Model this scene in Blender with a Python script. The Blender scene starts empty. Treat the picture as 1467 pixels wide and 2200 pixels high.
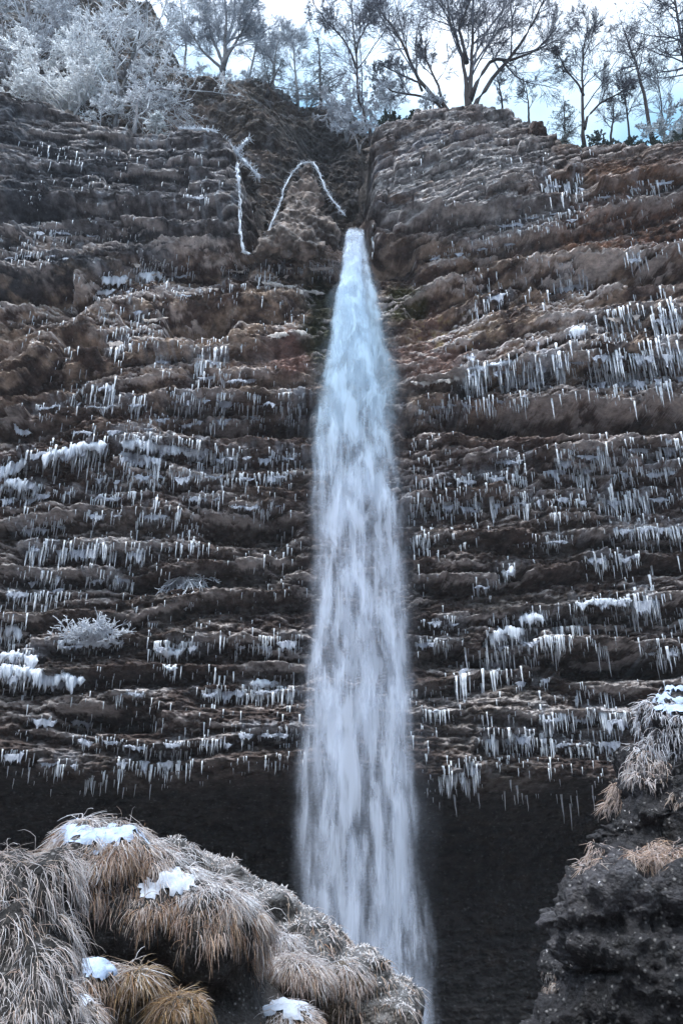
import bpy, bmesh, math, random
import numpy as np
from mathutils import Vector, Matrix

random.seed(11)
RNG = np.random.default_rng(11)
sc = bpy.context.scene
COL = sc.collection
R = math.radians

# ------------------------------------------------------------------ camera
PITCH, FPX, PW, PH = 25.0, 1830.0, 1467.0, 2200.0
CAM = np.array([0.0, 0.0, 1.6])
cd = bpy.data.cameras.new('camera'); cam = bpy.data.objects.new('camera', cd); COL.objects.link(cam)
cam.location = CAM; cam.rotation_euler = (R(90 + PITCH), 0, 0)
cd.sensor_fit = 'VERTICAL'; cd.sensor_height = 24; cd.lens = 24 * FPX / PH
cd.clip_start = 0.05; cd.clip_end = 2000
sc.camera = cam

# ------------------------------------------------------------------ light
SUN_EL, SUN_AZ = 66.0, 200.0      # overcast, brightest part of the sky behind the camera
w = bpy.data.worlds.new('World'); sc.world = w; w.use_nodes = True
nt = w.node_tree; nt.nodes.clear()
def nd(t, ty, **kw):
    n = t.nodes.new(ty)
    for k, v in kw.items(): setattr(n, k, v)
    return n
out = nd(nt, 'ShaderNodeOutputWorld'); bg = nd(nt, 'ShaderNodeBackground')
sky = nd(nt, 'ShaderNodeTexSky', sky_type='NISHITA', sun_disc=False)
sky.sun_elevation = R(SUN_EL); sky.sun_rotation = R(SUN_AZ)
sky.air_density = 1.0; sky.dust_density = 1.5
tc = nd(nt, 'ShaderNodeTexCoord'); mp = nd(nt, 'ShaderNodeMapping'); mp.inputs['Scale'].default_value = (1, 1, 1.6)
ns = nd(nt, 'ShaderNodeTexNoise'); ns.inputs['Scale'].default_value = 3.0; ns.inputs['Detail'].default_value = 5; ns.inputs['Roughness'].default_value = .55
rp = nd(nt, 'ShaderNodeValToRGB'); rp.color_ramp.elements[0].position = .42; rp.color_ramp.elements[1].position = .70
mx = nd(nt, 'ShaderNodeMix', data_type='RGBA')
tint = nd(nt, 'ShaderNodeMix', data_type='RGBA', blend_type='MULTIPLY'); tint.inputs['Factor'].default_value = 1
tint.inputs['B'].default_value = (1.5, 2.0, 1.75, 1)
L = nt.links.new
L(tc.outputs['Generated'], mp.inputs['Vector']); L(mp.outputs['Vector'], ns.inputs['Vector']); L(ns.outputs['Fac'], rp.inputs['Fac'])
# unseen bright cloud added behind the camera to light the wall, plainer cloud opposite
dt = nd(nt, 'ShaderNodeVectorMath', operation='DOT_PRODUCT'); dt.inputs[1].default_value = (math.sin(R(SUN_AZ)) * math.cos(R(SUN_EL)), math.cos(R(SUN_AZ)) * math.cos(R(SUN_EL)), math.sin(R(SUN_EL)))
dr_ = nd(nt, 'ShaderNodeMapRange', interpolation_type='SMOOTHSTEP'); dr_.inputs['From Min'].default_value = .30; dr_.inputs['From Max'].default_value = .95
dr_.inputs['To Min'].default_value = 0; dr_.inputs['To Max'].default_value = 1
cs = nd(nt, 'ShaderNodeMix', data_type='RGBA'); cs.inputs['A'].default_value = (4.3, 5.3, 5.8, 1); cs.inputs['B'].default_value = (23.5, 23.4, 28.0, 1)
L(tc.outputs['Generated'], dt.inputs[0]); L(dt.outputs['Value'], dr_.inputs['Value']); L(dr_.outputs['Result'], cs.inputs['Factor']); L(cs.outputs['Result'], mx.inputs['B'])
L(sky.outputs['Color'], tint.inputs['A']); L(tint.outputs['Result'], mx.inputs['A'])
L(rp.outputs['Color'], mx.inputs['Factor']); L(mx.outputs['Result'], bg.inputs['Color'])
bg.inputs['Strength'].default_value = 0.10
L(bg.outputs['Background'], out.inputs['Surface'])

sl = bpy.data.lights.new('sun', 'SUN'); sl.energy = 1.3; sl.angle = R(30); sl.color = (1.0, .95, .92)
so = bpy.data.objects.new('sun', sl); COL.objects.link(so)
# a lamp shines along its local -Z; aim it from behind and above the camera
sd = Vector((math.sin(R(SUN_AZ)) * math.cos(R(SUN_EL)), math.cos(R(SUN_AZ)) * math.cos(R(SUN_EL)), math.sin(R(SUN_EL))))
so.rotation_euler = sd.to_track_quat('Z', 'Y').to_euler(); so.location = sd * 100

sc.view_settings.view_transform = 'Standard'; sc.view_settings.look = 'None'
sc.view_settings.gamma = 1; sc.view_settings.use_curve_mapping = False
sc.view_settings.exposure = 1.3
sc.render.engine = 'CYCLES'
sc.cycles.use_denoising = True
sc.cycles.max_bounces = 6; sc.cycles.diffuse_bounces = 3; sc.cycles.glossy_bounces = 2
sc.cycles.transparent_max_bounces = 40
sc.cycles.caustics_reflective = False; sc.cycles.caustics_refractive = False

# ------------------------------------------------------------------ helpers
_c, _s = math.cos(R(PITCH)), math.sin(R(PITCH))
def at(px, py, Y):
    """the point seen at a pixel of the photograph, Y metres in front of the camera"""
    cx = (np.asarray(px, float) - PW / 2) / FPX; cy = (PH / 2 - np.asarray(py, float)) / FPX
    dy = _c - _s * cy; dz = _s + _c * cy
    t = np.asarray(Y, float) / dy
    return np.stack([CAM[0] + t * cx, CAM[1] + t * dy, CAM[2] + t * dz], -1)
def proj(P):
    q = P - CAM
    d = q[..., 1] * _c + q[..., 2] * _s
    u = -q[..., 1] * _s + q[..., 2] * _c
    return PW / 2 + FPX * q[..., 0] / d, PH / 2 - FPX * u / d, d

def _h(ix, iy, iz, seed):
    h = (ix * 374761393 + iy * 668265263 + iz * 1440662683 + seed * 1274126177) & 0xffffffff
    h = ((h ^ (h >> 13)) * 1274126177) & 0xffffffff
    h = ((h ^ (h >> 16)) * 2246822519) & 0xffffffff
    return ((h ^ (h >> 15)) & 0xffffff) / float(0xffffff)
def noise(x, y, z=0.0, seed=0):
    x, y, z = np.broadcast_arrays(np.asarray(x, float), np.asarray(y, float), np.asarray(z, float))
    ix, iy, iz = np.floor(x).astype(np.int64), np.floor(y).astype(np.int64), np.floor(z).astype(np.int64)
    fx, fy, fz = x - ix, y - iy, z - iz
    fx = fx * fx * fx * (fx * (fx * 6 - 15) + 10); fy = fy * fy * fy * (fy * (fy * 6 - 15) + 10); fz = fz * fz * (3 - 2 * fz)
    r = 0
    for dx in (0, 1):
        for dy in (0, 1):
            for dz in (0, 1):
                r = r + _h(ix + dx, iy + dy, iz + dz, seed) * (fx if dx else 1 - fx) * (fy if dy else 1 - fy) * (fz if dz else 1 - fz)
    return r * 2 - 1
def fbm(x, y, z=0.0, oct=4, seed=0, gain=.5):
    r, a = 0, 1.0
    for o in range(oct):
        r = r + a * noise(x, y, z, seed + o); x = x * 2.03 + 7.1; y = y * 2.03 + 3.3; z = z * 2.03 + 1.7; a *= gain
    return r
def sstep(a, b, x):
    t = np.clip((x - a) / (b - a), 0, 1); return t * t * (3 - 2 * t)
def nrm(v): return v / np.maximum(np.linalg.norm(v, axis=-1, keepdims=True), 1e-9)

def tag(o, label=None, cat=None, group=None, kind=None):
    if label: o['label'] = label
    if cat: o['category'] = cat
    if group: o['group'] = group
    if kind: o['kind'] = kind
    return o
def empty(name, loc):
    o = bpy.data.objects.new(name, None); o.location = loc; o.empty_display_size = .3; COL.objects.link(o); return o
def mesh_obj(name, verts, faces, mat, parent=None, smooth=True, col=None, uv=None):
    """one mesh object from numpy arrays; faces is an (n,k) array or a list of such arrays"""
    if not isinstance(faces, list): faces = [faces]
    me = bpy.data.meshes.new(name)
    verts = np.asarray(verts, np.float32)
    if parent is not None: verts = verts - np.array(parent.location, np.float32)
    me.vertices.add(len(verts)); me.vertices.foreach_set('co', verts.ravel())
    loops = np.concatenate([f.ravel() for f in faces]).astype(np.int32)
    tot = np.concatenate([np.full(len(f), f.shape[1]) for f in faces]).astype(np.int32)
    me.loops.add(len(loops)); me.loops.foreach_set('vertex_index', loops)
    me.polygons.add(len(tot)); st = np.concatenate([[0], np.cumsum(tot)[:-1]]).astype(np.int32)
    me.polygons.foreach_set('loop_start', st)
    me.polygons.foreach_set('use_smooth', np.full(len(tot), smooth))
    if col is not None:
        a = me.color_attributes.new('tone', 'FLOAT_COLOR', 'POINT')
        c = np.ones((len(verts), 4), np.float32); c[:, :col.shape[1]] = col
        a.data.foreach_set('color', c.ravel())
    if uv is not None:
        l = me.uv_layers.new(name='UVMap'); l.data.foreach_set('uv', np.asarray(uv, np.float32)[loops].ravel())
    me.update(calc_edges=True); me.validate()
    me.materials.append(mat)
    o = bpy.data.objects.new(name, me); COL.objects.link(o)
    if parent is not None: o.parent = parent
    return o
def grid_faces(nr, ncol):
    i = np.arange(nr * ncol).reshape(nr, ncol)
    return np.stack([i[:-1, :-1], i[:-1, 1:], i[1:, 1:], i[1:, :-1]], -1).reshape(-1, 4)
def tubes(P, rad, k=4):
    """P (N,n,3) polylines, rad (N,n) -> verts, faces of k-sided tubes with a closed end"""
    N, n, _ = P.shape
    T = np.gradient(P, axis=1); T = nrm(T)
    ref = np.where(np.abs(T[..., 2:3]) > .9, np.array([1., 0, 0]), np.array([0, 0, 1.]))
    A = nrm(np.cross(T, ref)); B = np.cross(T, A)
    ang = np.arange(k) * 2 * math.pi / k
    V = P[:, :, None, :] + rad[:, :, None, None] * (A[:, :, None, :] * np.cos(ang)[:, None] + B[:, :, None, :] * np.sin(ang)[:, None])
    idx = np.arange(N * n * k).reshape(N, n, k)
    a, b = idx[:, :-1], idx[:, 1:]
    F = np.stack([a, np.roll(a, -1, 2), np.roll(b, -1, 2), b], -1).reshape(-1, 4)
    caps = [idx[:, -1, :], idx[:, 0, ::-1]]
    return V.reshape(-1, 3), [F] + caps
def merge(parts):
    vs, fs, off = [], {}, 0
    for v, f in parts:
        vs.append(v)
        for a in (f if isinstance(f, list) else [f]): fs.setdefault(a.shape[1], []).append(a + off)
        off += len(v)
    return np.concatenate(vs), [np.concatenate(x) for x in fs.values()]

# ------------------------------------------------------------------ materials
def material(name):
    m = bpy.data.materials.new(name); m.use_nodes = True
    t = m.node_tree; return m, t, t.nodes['Principled BSDF']
def attr_mat(name, rough=.85, nscale=7.0, contrast=.55, bump=.5, bscale=14.0, bdist=.05, spec=.3, speck=0.0, wet=0.0):
    """colour from the 'tone' attribute, broken up by noise, bumped; optional pale pebble specks"""
    m, t, b = material(name)
    a = nd(t, 'ShaderNodeVertexColor', layer_name='tone'); tcn = nd(t, 'ShaderNodeTexCoord')
    n1 = nd(t, 'ShaderNodeTexNoise'); n1.inputs['Scale'].default_value = nscale; n1.inputs['Detail'].default_value = 8; n1.inputs['Roughness'].default_value = .7
    r1 = nd(t, 'ShaderNodeMapRange'); r1.inputs['From Min'].default_value = .3; r1.inputs['From Max'].default_value = .7
    r1.inputs['To Min'].default_value = 1 - contrast; r1.inputs['To Max'].default_value = 1 + contrast
    mu = nd(t, 'ShaderNodeVectorMath', operation='SCALE')
    L = t.links.new
    L(tcn.outputs['Object'], n1.inputs['Vector']); L(n1.outputs['Fac'], r1.inputs['Value'])
    L(a.outputs['Color'], mu.inputs[0]); L(r1.outputs['Result'], mu.inputs['Scale'])
    colout = mu.outputs['Vector']
    n2 = nd(t, 'ShaderNodeTexNoise'); n2.inputs['Scale'].default_value = bscale; n2.inputs['Detail'].default_value = 6; n2.inputs['Roughness'].default_value = .65
    L(tcn.outputs['Object'], n2.inputs['Vector'])
    height = n2.outputs['Fac']
    if speck > 0:
        vo = nd(t, 'ShaderNodeTexVoronoi'); vo.inputs['Scale'].default_value = bscale * .9
        L(tcn.outputs['Object'], vo.inputs['Vector'])
        sep = nd(t, 'ShaderNodeSeparateColor'); L(vo.outputs['Color'], sep.inputs['Color'])
        rr = nd(t, 'ShaderNodeMapRange'); rr.inputs['From Min'].default_value = .62; rr.inputs['From Max'].default_value = 1.0
        rr.inputs['To Min'].default_value = 0; rr.inputs['To Max'].default_value = speck
        L(sep.outputs['Red'], rr.inputs['Value'])
        rd = nd(t, 'ShaderNodeMapRange'); rd.inputs['From Min'].default_value = .45; rd.inputs['From Max'].default_value = .1
        L(vo.outputs['Distance'], rd.inputs['Value'])
        mm = nd(t, 'ShaderNodeMath', operation='MULTIPLY'); L(rr.outputs['Result'], mm.inputs[0]); L(rd.outputs['Result'], mm.inputs[1])
        mixc = nd(t, 'ShaderNodeMix', data_type='RGBA'); mixc.inputs['B'].default_value = (.34, .33, .33, 1)
        L(mm.outputs[0], mixc.inputs['Factor']); L(colout, mixc.inputs['A']); colout = mixc.outputs['Result']
        sm = nd(t, 'ShaderNodeMath', operation='SUBTRACT'); L(height, sm.inputs[0])
        hv = nd(t, 'ShaderNodeMath', operation='MULTIPLY'); hv.inputs[1].default_value = .6; L(vo.outputs['Distance'], hv.inputs[0]); L(hv.outputs[0], sm.inputs[1]); height = sm.outputs[0]
    L(colout, b.inputs['Base Color'])
    bp = nd(t, 'ShaderNodeBump'); bp.inputs['Strength'].default_value = bump; bp.inputs['Distance'].default_value = bdist
    L(height, bp.inputs['Height']); L(bp.outputs['Normal'], b.inputs['Normal'])
    b.inputs['Roughness'].default_value = rough; b.inputs['Specular IOR Level'].default_value = spec
    return m
M = {}
M['cliff'] = attr_mat('cliff_rock', .9, 1.6, .55, .9, 5.0, .14, .2, speck=.35)
M['conglomerate'] = attr_mat('conglomerate_rock', .6, 9, .6, 1.0, 38, .035, .45, speck=.9)
M['ground'] = attr_mat('ground_soil', .95, 3, .5, .8, 6, .1, .2)
M['snow'] = attr_mat('snow', .7, 22, .06, .5, 30, .02, .3)
M['bark'] = attr_mat('bark', .95, 9, .45, .4, 20, .02, .1)
M['grass'] = attr_mat('dry_grass', .8, 30, .2, 0, 10, .01, .25)
def ice_mat():
    m, t, b = material('ice')
    tcn = nd(t, 'ShaderNodeTexCoord'); n1 = nd(t, 'ShaderNodeTexNoise'); n1.inputs['Scale'].default_value = 3.5
    r = nd(t, 'ShaderNodeValToRGB'); r.color_ramp.elements[0].color = (.56, .61, .70, 1); r.color_ramp.elements[1].color = (.88, .91, .96, 1)
    r.color_ramp.elements[0].position = .3; r.color_ramp.elements[1].position = .65
    t.links.new(tcn.outputs['Object'], n1.inputs['Vector']); t.links.new(n1.outputs['Fac'], r.inputs['Fac']); t.links.new(r.outputs['Color'], b.inputs['Base Color'])
    b.inputs['Roughness'].default_value = .28; b.inputs['Transmission Weight'].default_value = .08; b.inputs['IOR'].default_value = 1.31
    return m
M['ice'] = ice_mat()
def ice_thin():
    m, t, b = material('thin_ice')
    b.inputs['Base Color'].default_value = (.66, .70, .78, 1); b.inputs['Roughness'].default_value = .35
    b.inputs['Transmission Weight'].default_value = .05; b.inputs['IOR'].default_value = 1.31
    return m
M['thin_ice'] = ice_thin()
def water_mat():
    """falling water: streaks that let the rock show between them; UV is metres across and metres along the fall"""
    m, t, b = material('falling_water'); t.nodes.remove(b)
    o = t.nodes['Material Output']; L = t.links.new
    uv = nd(t, 'ShaderNodeUVMap', uv_map='UVMap'); at_ = nd(t, 'ShaderNodeVertexColor', layer_name='tone')
    sep = nd(t, 'ShaderNodeSeparateColor'); L(at_.outputs['Color'], sep.inputs['Color'])   # red: density, green: streak strength
    def nz(sx, sy, detail, rough=.55, dist=0.0):
        mp = nd(t, 'ShaderNodeMapping'); mp.inputs['Scale'].default_value = (sx, sy, 1)
        n = nd(t, 'ShaderNodeTexNoise', noise_dimensions='2D'); n.inputs['Scale'].default_value = 1; n.inputs['Detail'].default_value = detail
        n.inputs['Roughness'].default_value = rough; n.inputs['Distortion'].default_value = dist
        L(uv.outputs['UV'], mp.inputs['Vector']); L(mp.outputs['Vector'], n.inputs['Vector']); return n.outputs['Fac']
    fine = nz(6.0, .60, 5, .6, .3); clump = nz(1.35, .40, 4, .5, .4); big = nz(.4, .16, 2)
    def math_(op, a, b_):
        n = nd(t, 'ShaderNodeMath', operation=op)
        for i, v in enumerate((a, b_)):
            if isinstance(v, (int, float)): n.inputs[i].default_value = v
            else: L(v, n.inputs[i])
        return n.outputs[0]
    mix1 = math_('ADD', math_('MULTIPLY', fine, .22), math_('ADD', math_('MULTIPLY', clump, .62), math_('MULTIPLY', big, .16)))
    mr = nd(t, 'ShaderNodeMapRange', interpolation_type='SMOOTHSTEP'); mr.inputs['From Min'].default_value = .43; mr.inputs['From Max'].default_value = .64
    L(mix1, mr.inputs['Value'])
    # alpha = density * mix(1, streaks, streak strength)
    one = math_('SUBTRACT', 1.0, sep.outputs['Green'])
    k = math_('ADD', one, math_('MULTIPLY', mr.outputs['Result'], sep.outputs['Green']))
    alpha = math_('MULTIPLY', k, sep.outputs['Red'])
    wc = nd(t, 'ShaderNodeMix', data_type='RGBA'); wc.inputs['A'].default_value = (.68, .74, .88, 1); wc.inputs['B'].default_value = (.52, .70, .86, 1); L(sep.outputs['Blue'], wc.inputs['Factor'])
    df = nd(t, 'ShaderNodeBsdfDiffuse'); L(wc.outputs['Result'], df.inputs['Color'])
    tr = nd(t, 'ShaderNodeBsdfTranslucent'); tr.inputs['Color'].default_value = (.70, .82, .95, 1)
    ms = nd(t, 'ShaderNodeMixShader'); ms.inputs['Fac'].default_value = .3; L(df.outputs[0], ms.inputs[1]); L(tr.outputs[0], ms.inputs[2])
    tp = nd(t, 'ShaderNodeBsdfTransparent'); m2 = nd(t, 'ShaderNodeMixShader')
    L(alpha, m2.inputs['Fac']); L(tp.outputs[0], m2.inputs[1]); L(ms.outputs[0], m2.inputs[2]); L(m2.outputs[0], o.inputs['Surface'])
    return m
M['water'] = water_mat()

# ------------------------------------------------------------------ ground
gx = np.concatenate([np.linspace(-400, -60, 40), np.linspace(-58, 58, 117), np.linspace(60, 400, 40)])
gy = np.concatenate([np.linspace(-400, -30, 40), np.linspace(-28, 60, 150), np.linspace(62, 500, 60)])
X, Y = np.meshgrid(gx, gy)
Z = -3.3 * sstep(3, 12, Y) - 1.6 * sstep(14, 30, Y) + .5 * fbm(X * .18, Y * .18, oct=4, seed=3) * sstep(2, 9, np.hypot(X, Y))
Z += .75 * np.maximum(-22 - Y, 0) + .55 * np.maximum(np.abs(X) - 45, 0) * (Y < 46)     # the valley side behind, the flanks
Z += 8 * fbm(X * .02, Y * .02, oct=3, seed=4) * sstep(40, 120, np.hypot(X, Y)) * (Y < 46)
Z = np.minimum(Z, 120) - 6 * (Y > 56)
gc = np.array([.10, .088, .078]) * (1 + .5 * fbm(X * .4, Y * .4, oct=3, seed=9))[..., None]
gw = sstep(-.25, .45, fbm(X * .25, Y * .25, oct=4, seed=12))[..., None]          # frost and thin snow lying on the open ground
gc = gc + (np.array([.60, .62, .68]) - gc) * gw * .28
gnd = mesh_obj('ground', np.stack([X, Y, Z], -1).reshape(-1, 3), grid_faces(len(gy), len(gx)), M['ground'], col=np.clip(gc, .01, 1).reshape(-1, 3))
tag(gnd, kind='structure')

# ------------------------------------------------------------------ the cliff
# rows of icicles as seen: x0, y0, x1, y1 (line they hang from), length in photo pixels, how many, weight of the ledge
ROWS = [
 (80,330,100,330,28,6,0),(125,333,140,333,20,4,0),(163,345,182,345,24,4,0),(213,342,218,342,24,2,0),(255,352,268,352,14,3,0),(288,310,293,310,16,2,0),
 (312,355,318,355,22,2,0),(188,388,197,388,20,3,0),(58,394,96,396,16,7,0),(0,378,8,378,22,3,0),(396,420,447,420,24,15,.5),(45,430,92,432,15,9,.3),
 (265,428,275,428,20,4,0),(183,463,216,463,18,8,.3),(0,548,150,552,18,34,.5),(70,500,212,506,20,36,.5),(0,515,70,520,14,14,.3),(190,520,300,505,14,20,.3),
 (215,600,280,598,20,24,.7),(290,592,356,588,24,22,.7),(368,590,410,588,30,18,.6),(204,626,282,624,18,22,.6),(280,566,360,562,17,18,.5),
 (350,632,486,622,13,30,.8),(478,582,532,580,20,16,.6),(495,620,522,620,26,8,.4),(548,592,622,590,36,22,.6),(600,580,716,576,24,26,.6),
 (468,652,512,652,28,10,.4),(281,671,309,671,40,9,.5),(300,690,364,684,16,16,.5),(216,678,248,674,34,10,.5),(270,722,350,722,20,20,.5),
 (228,742,283,740,38,15,.6),(140,745,172,748,34,8,.4),(330,777,394,772,28,16,.7),(418,775,486,772,34,24,.8),(418,818,562,815,30,42,1.0),
 (164,826,188,824,24,7,.4),(198,840,250,836,48,16,.6),(74,884,178,862,22,30,.8),(180,874,314,866,28,34,.8),(366,862,656,866,28,90,1.3),
 (322,902,646,896,26,60,.6),(148,930,332,926,20,22,.5),(256,950,452,968,34,48,1.0),(254,984,350,986,52,34,.8),(58,980,234,962,44,54,.9),
 (0,1008,66,996,28,20,.7),(412,986,656,984,30,44,.7),(198,1028,652,1024,28,80,.7),(0,1050,90,1036,24,26,.8),
 (0,1072,82,1068,32,24,.6),(72,1062,162,1058,22,24,.6),(196,1062,304,1060,28,28,.6),(402,1072,476,1070,28,22,.5),(488,1092,606,1090,22,24,.5),
 (184,1106,264,1104,34,22,.5),(300,1108,384,1106,44,34,.6),(42,1132,142,1130,28,28,.6),(382,1132,436,1130,28,16,.4),(64,1182,244,1180,42,58,.8),
 (270,1184,330,1182,46,24,.5),(350,1168,428,1166,32,20,.4),(592,1178,634,1176,30,8,.3),(60,1244,132,1240,30,24,.5),(8,1276,142,1272,34,36,.6),
 (190,1248,284,1246,36,18,.5),(312,1348,350,1346,34,10,.4),(8,1356,52,1352,46,14,.7),(120,1388,268,1382,26,34,.8),(328,1394,430,1388,32,24,.7),
 (440,1384,476,1382,44,8,.3),(504,1386,656,1382,30,36,.6),(0,1418,88,1406,26,22,.8),(0,1452,66,1446,38,20,.9),(54,1456,68,1456,66,3,0),(98,1470,178,1464,18,14,.7),
 (250,1496,314,1492,26,20,.5),(428,1488,652,1484,36,52,.7),(352,1434,384,1432,26,10,.5),(534,1468,602,1466,20,14,.6),(504,1582,652,1578,34,36,.6),
 (0,1622,66,1618,44,30,.6),(84,1642,168,1636,36,28,.5),(168,1668,234,1664,26,18,.3),(250,1640,406,1634,36,36,.5),(400,1650,620,1636,36,30,.4),(100,1690,400,1686,30,16,.2),
 (160,1590,340,1612,24,26,.5),(350,1600,500,1596,26,24,.5),(60,1540,200,1560,20,16,.6),
 (1166,394,1256,408,32,18,.8),(1282,426,1354,420,18,16,.5),(1350,408,1450,396,22,22,.6),(1088,342,1104,344,22,3,.2),(1120,470,1260,452,18,26,.5),(1060,488,1240,476,22,22,.5),
 (1038,510,1056,508,22,4,0),(794,508,808,508,34,5,0),(1296,470,1352,462,18,10,.4),(1124,552,1148,550,22,6,.3),(1340,556,1384,552,38,14,.5),(1446,518,1467,514,46,9,.3),
 (920,556,1110,522,20,26,.7),(1043,640,1088,634,40,12,.6),(1008,670,1032,664,34,7,.3),(1160,652,1172,650,42,3,0),(1194,614,1260,604,40,16,.6),(1300,684,1376,678,36,24,.7),
 (1218,716,1264,710,36,22,.6),(1260,726,1334,720,26,24,.6),(1396,686,1467,680,50,26,.7),(992,770,1032,765,28,14,.5),(996,806,1214,780,46,80,1.3),(1210,776,1467,760,50,100,1.4),
 (1260,822,1467,806,42,60,.7),(978,838,1172,822,28,34,.5),(918,872,1134,858,32,48,.7),(862,882,982,872,26,24,.5),(868,958,906,956,20,8,.4),(902,990,942,988,40,14,.4),
 (952,982,978,980,28,7,.4),(1058,992,1128,988,28,24,.6),(1194,986,1320,980,38,44,.8),(1336,968,1467,960,36,34,.7),(978,1030,1132,1024,28,40,.7),(1170,1016,1274,1014,42,36,.8),
 (1320,1018,1467,1012,46,56,.9),(872,1092,1032,1088,38,46,.8),(1054,1082,1162,1078,40,40,.8),(1104,1060,1132,1058,24,8,.3),(1184,1078,1274,1074,28,28,.6),(1290,1076,1467,1068,38,52,.8),
 (1150,1112,1258,1108,30,24,.4),(1320,1138,1467,1134,40,40,.7),(872,1162,942,1160,34,22,.6),(952,1172,1006,1170,18,12,.4),(1114,1164,1238,1160,22,28,.5),(1250,1202,1370,1198,34,30,.6),
 (1138,1192,1184,1190,18,10,.4),(1073,1228,1108,1226,24,14,.5),(1012,1266,1072,1260,26,18,.5),(1234,1300,1360,1290,34,46,.9),(1356,1296,1434,1290,52,28,.7),(1446,1322,1467,1320,24,8,.3),
 (1112,1334,1174,1326,28,24,.7),(1048,1362,1134,1350,38,36,.8),(1194,1346,1264,1340,42,24,.6),(1310,1338,1336,1336,34,10,.4),(1420,1342,1446,1340,30,8,.4),(1058,1386,1204,1376,40,46,.8),
 (890,1382,982,1376,22,28,.6),(906,1342,986,1336,24,24,.6),(1276,1392,1324,1388,52,14,.4),(1380,1406,1467,1398,40,30,.7),(972,1446,1006,1442,48,12,.5),(1028,1434,1092,1428,50,22,.7),
 (1104,1462,1182,1458,34,16,.5),(1230,1494,1274,1492,34,12,.4),(912,1530,956,1528,28,12,.5),(1158,1544,1374,1538,44,46,.8),(1034,1590,1184,1584,46,50,.8),(1180,1604,1334,1600,36,34,.5),
 (946,1666,1034,1658,42,30,.7),(918,1696,956,1692,36,10,.2),(996,1630,1120,1624,28,22,.4),(1076,1704,1280,1698,46,22,.2),(880,1490,960,1488,22,14,.4),(900,1240,960,1236,26,14,.4),
 (880,1042,970,1036,26,18,.5),(866,1000,900,998,26,8,.3)]
# deep hollows under the ledges: centre x, y, half width, half height (photo pixels), depth in metres
HOLES = [(1180,905,330,46,5.0),(1400,900,220,48,4.5),(960,915,110,28,2.2),(520,918,165,30,3.2),(430,702,90,40,3.0),(560,690,70,26,1.0),(15,760,55,36,2.6),(170,735,48,32,2.2),
 (60,640,120,44,2.6),(1350,596,130,28,2.6),(1180,612,110,16,.9),(250,1546,140,34,2.8),(540,1140,120,44,2.0),(300,1246,60,24,1.2),(1320,1436,170,38,2.6),(1020,1412,130,22,1.8),
 (840,575,60,50,1.6),(100,850,90,30,1.0),(90,475,260,16,.9),(380,478,160,16,.8),(1010,486,180,12,.8),(1240,1330,70,12,.8),(500,1255,120,18,.7),(700,620,50,70,1.0),(1390,1180,120,20,.8),(220,1010,20,20,.3),
 (120,1690,200,40,1.2),(380,1590,140,14,.5)]
PROFILE = [(2600,47.5),(2200,48.5),(1900,50),(1780,49.4),(1715,46.2),(1672,42.9),(1640,42.6),(1500,43.0),(1300,43.1),(1100,42.6),(960,42.3),(760,42.3),(600,43.0),(500,43.8),(450,44.2),(300,45.2),(200,46.2),(0,48.0)]
_pz = np.array([at(733, a, b)[2] for a, b in PROFILE]); _py = np.array([b for a, b in PROFILE])
# skyline of the cliff's front edge (photo pixels)
TOPX = [-500,-100,0,100,180,250,330,420,480,500,514,530,548,566,700,735,742,762,776,787,795,804,830,900,1000,1080,1150,1180,1205,1240,1300,1400,1467,1600,2000]
TOPY = [215,222,228,238,266,278,280,286,298,318,355,405,470,530,520,505,503,490,450,400,335,300,284,258,240,246,268,296,335,352,350,346,338,330,320]

NX, NZ = 1000, 1350
xs = np.concatenate([np.linspace(-70, -29, 40, endpoint=False), np.linspace(-29, 29, NX - 80), np.linspace(70, 29, 40, endpoint=False)[::-1]])
pxe = PW / 2 + xs / at(PW / 2 + 1, 400, 44.5)[0]
ztop = np.array([at(a, b, 44.3 if 540 < a < 770 else np.interp(a, [540, 770, 1100, 1300], [43.7, 44.8, 44.7, 43.9]))[2] for a, b in zip(pxe, np.interp(pxe, TOPX, TOPY))])
ztop = ztop + .35 * fbm(xs * .9, xs * 0, oct=3, seed=77)
v = np.linspace(0, 1, NZ)
ZM, VM = 38.0, .76            # level rows up to the lip, then stretched to the skyline
Zc = np.where(v[:, None] < VM, -6.5 + (ZM + 6.5) * v[:, None] / VM, ZM + (ztop[None, :] - ZM) * (v[:, None] - VM) / (1 - VM))
Xc = np.repeat(xs[None, :], NZ, 0)
Yb = np.interp(Zc, _pz, _py)
# plan: the wall bows out a little at both flanks, a shallow re-entrant behind the water
Yb = Yb - .0045 * np.clip(np.abs(Xc) - 8, 0, None) ** 2 + 1.0 * np.exp(-(Xc / 4.2) ** 2) * sstep(8, 14, Zc)
Yb = Yb + 1.1 * fbm(Xc * .06, Zc * .07, oct=2, seed=21)
px0, py0, _ = proj(np.stack([Xc, Yb, Zc], -1))
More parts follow.
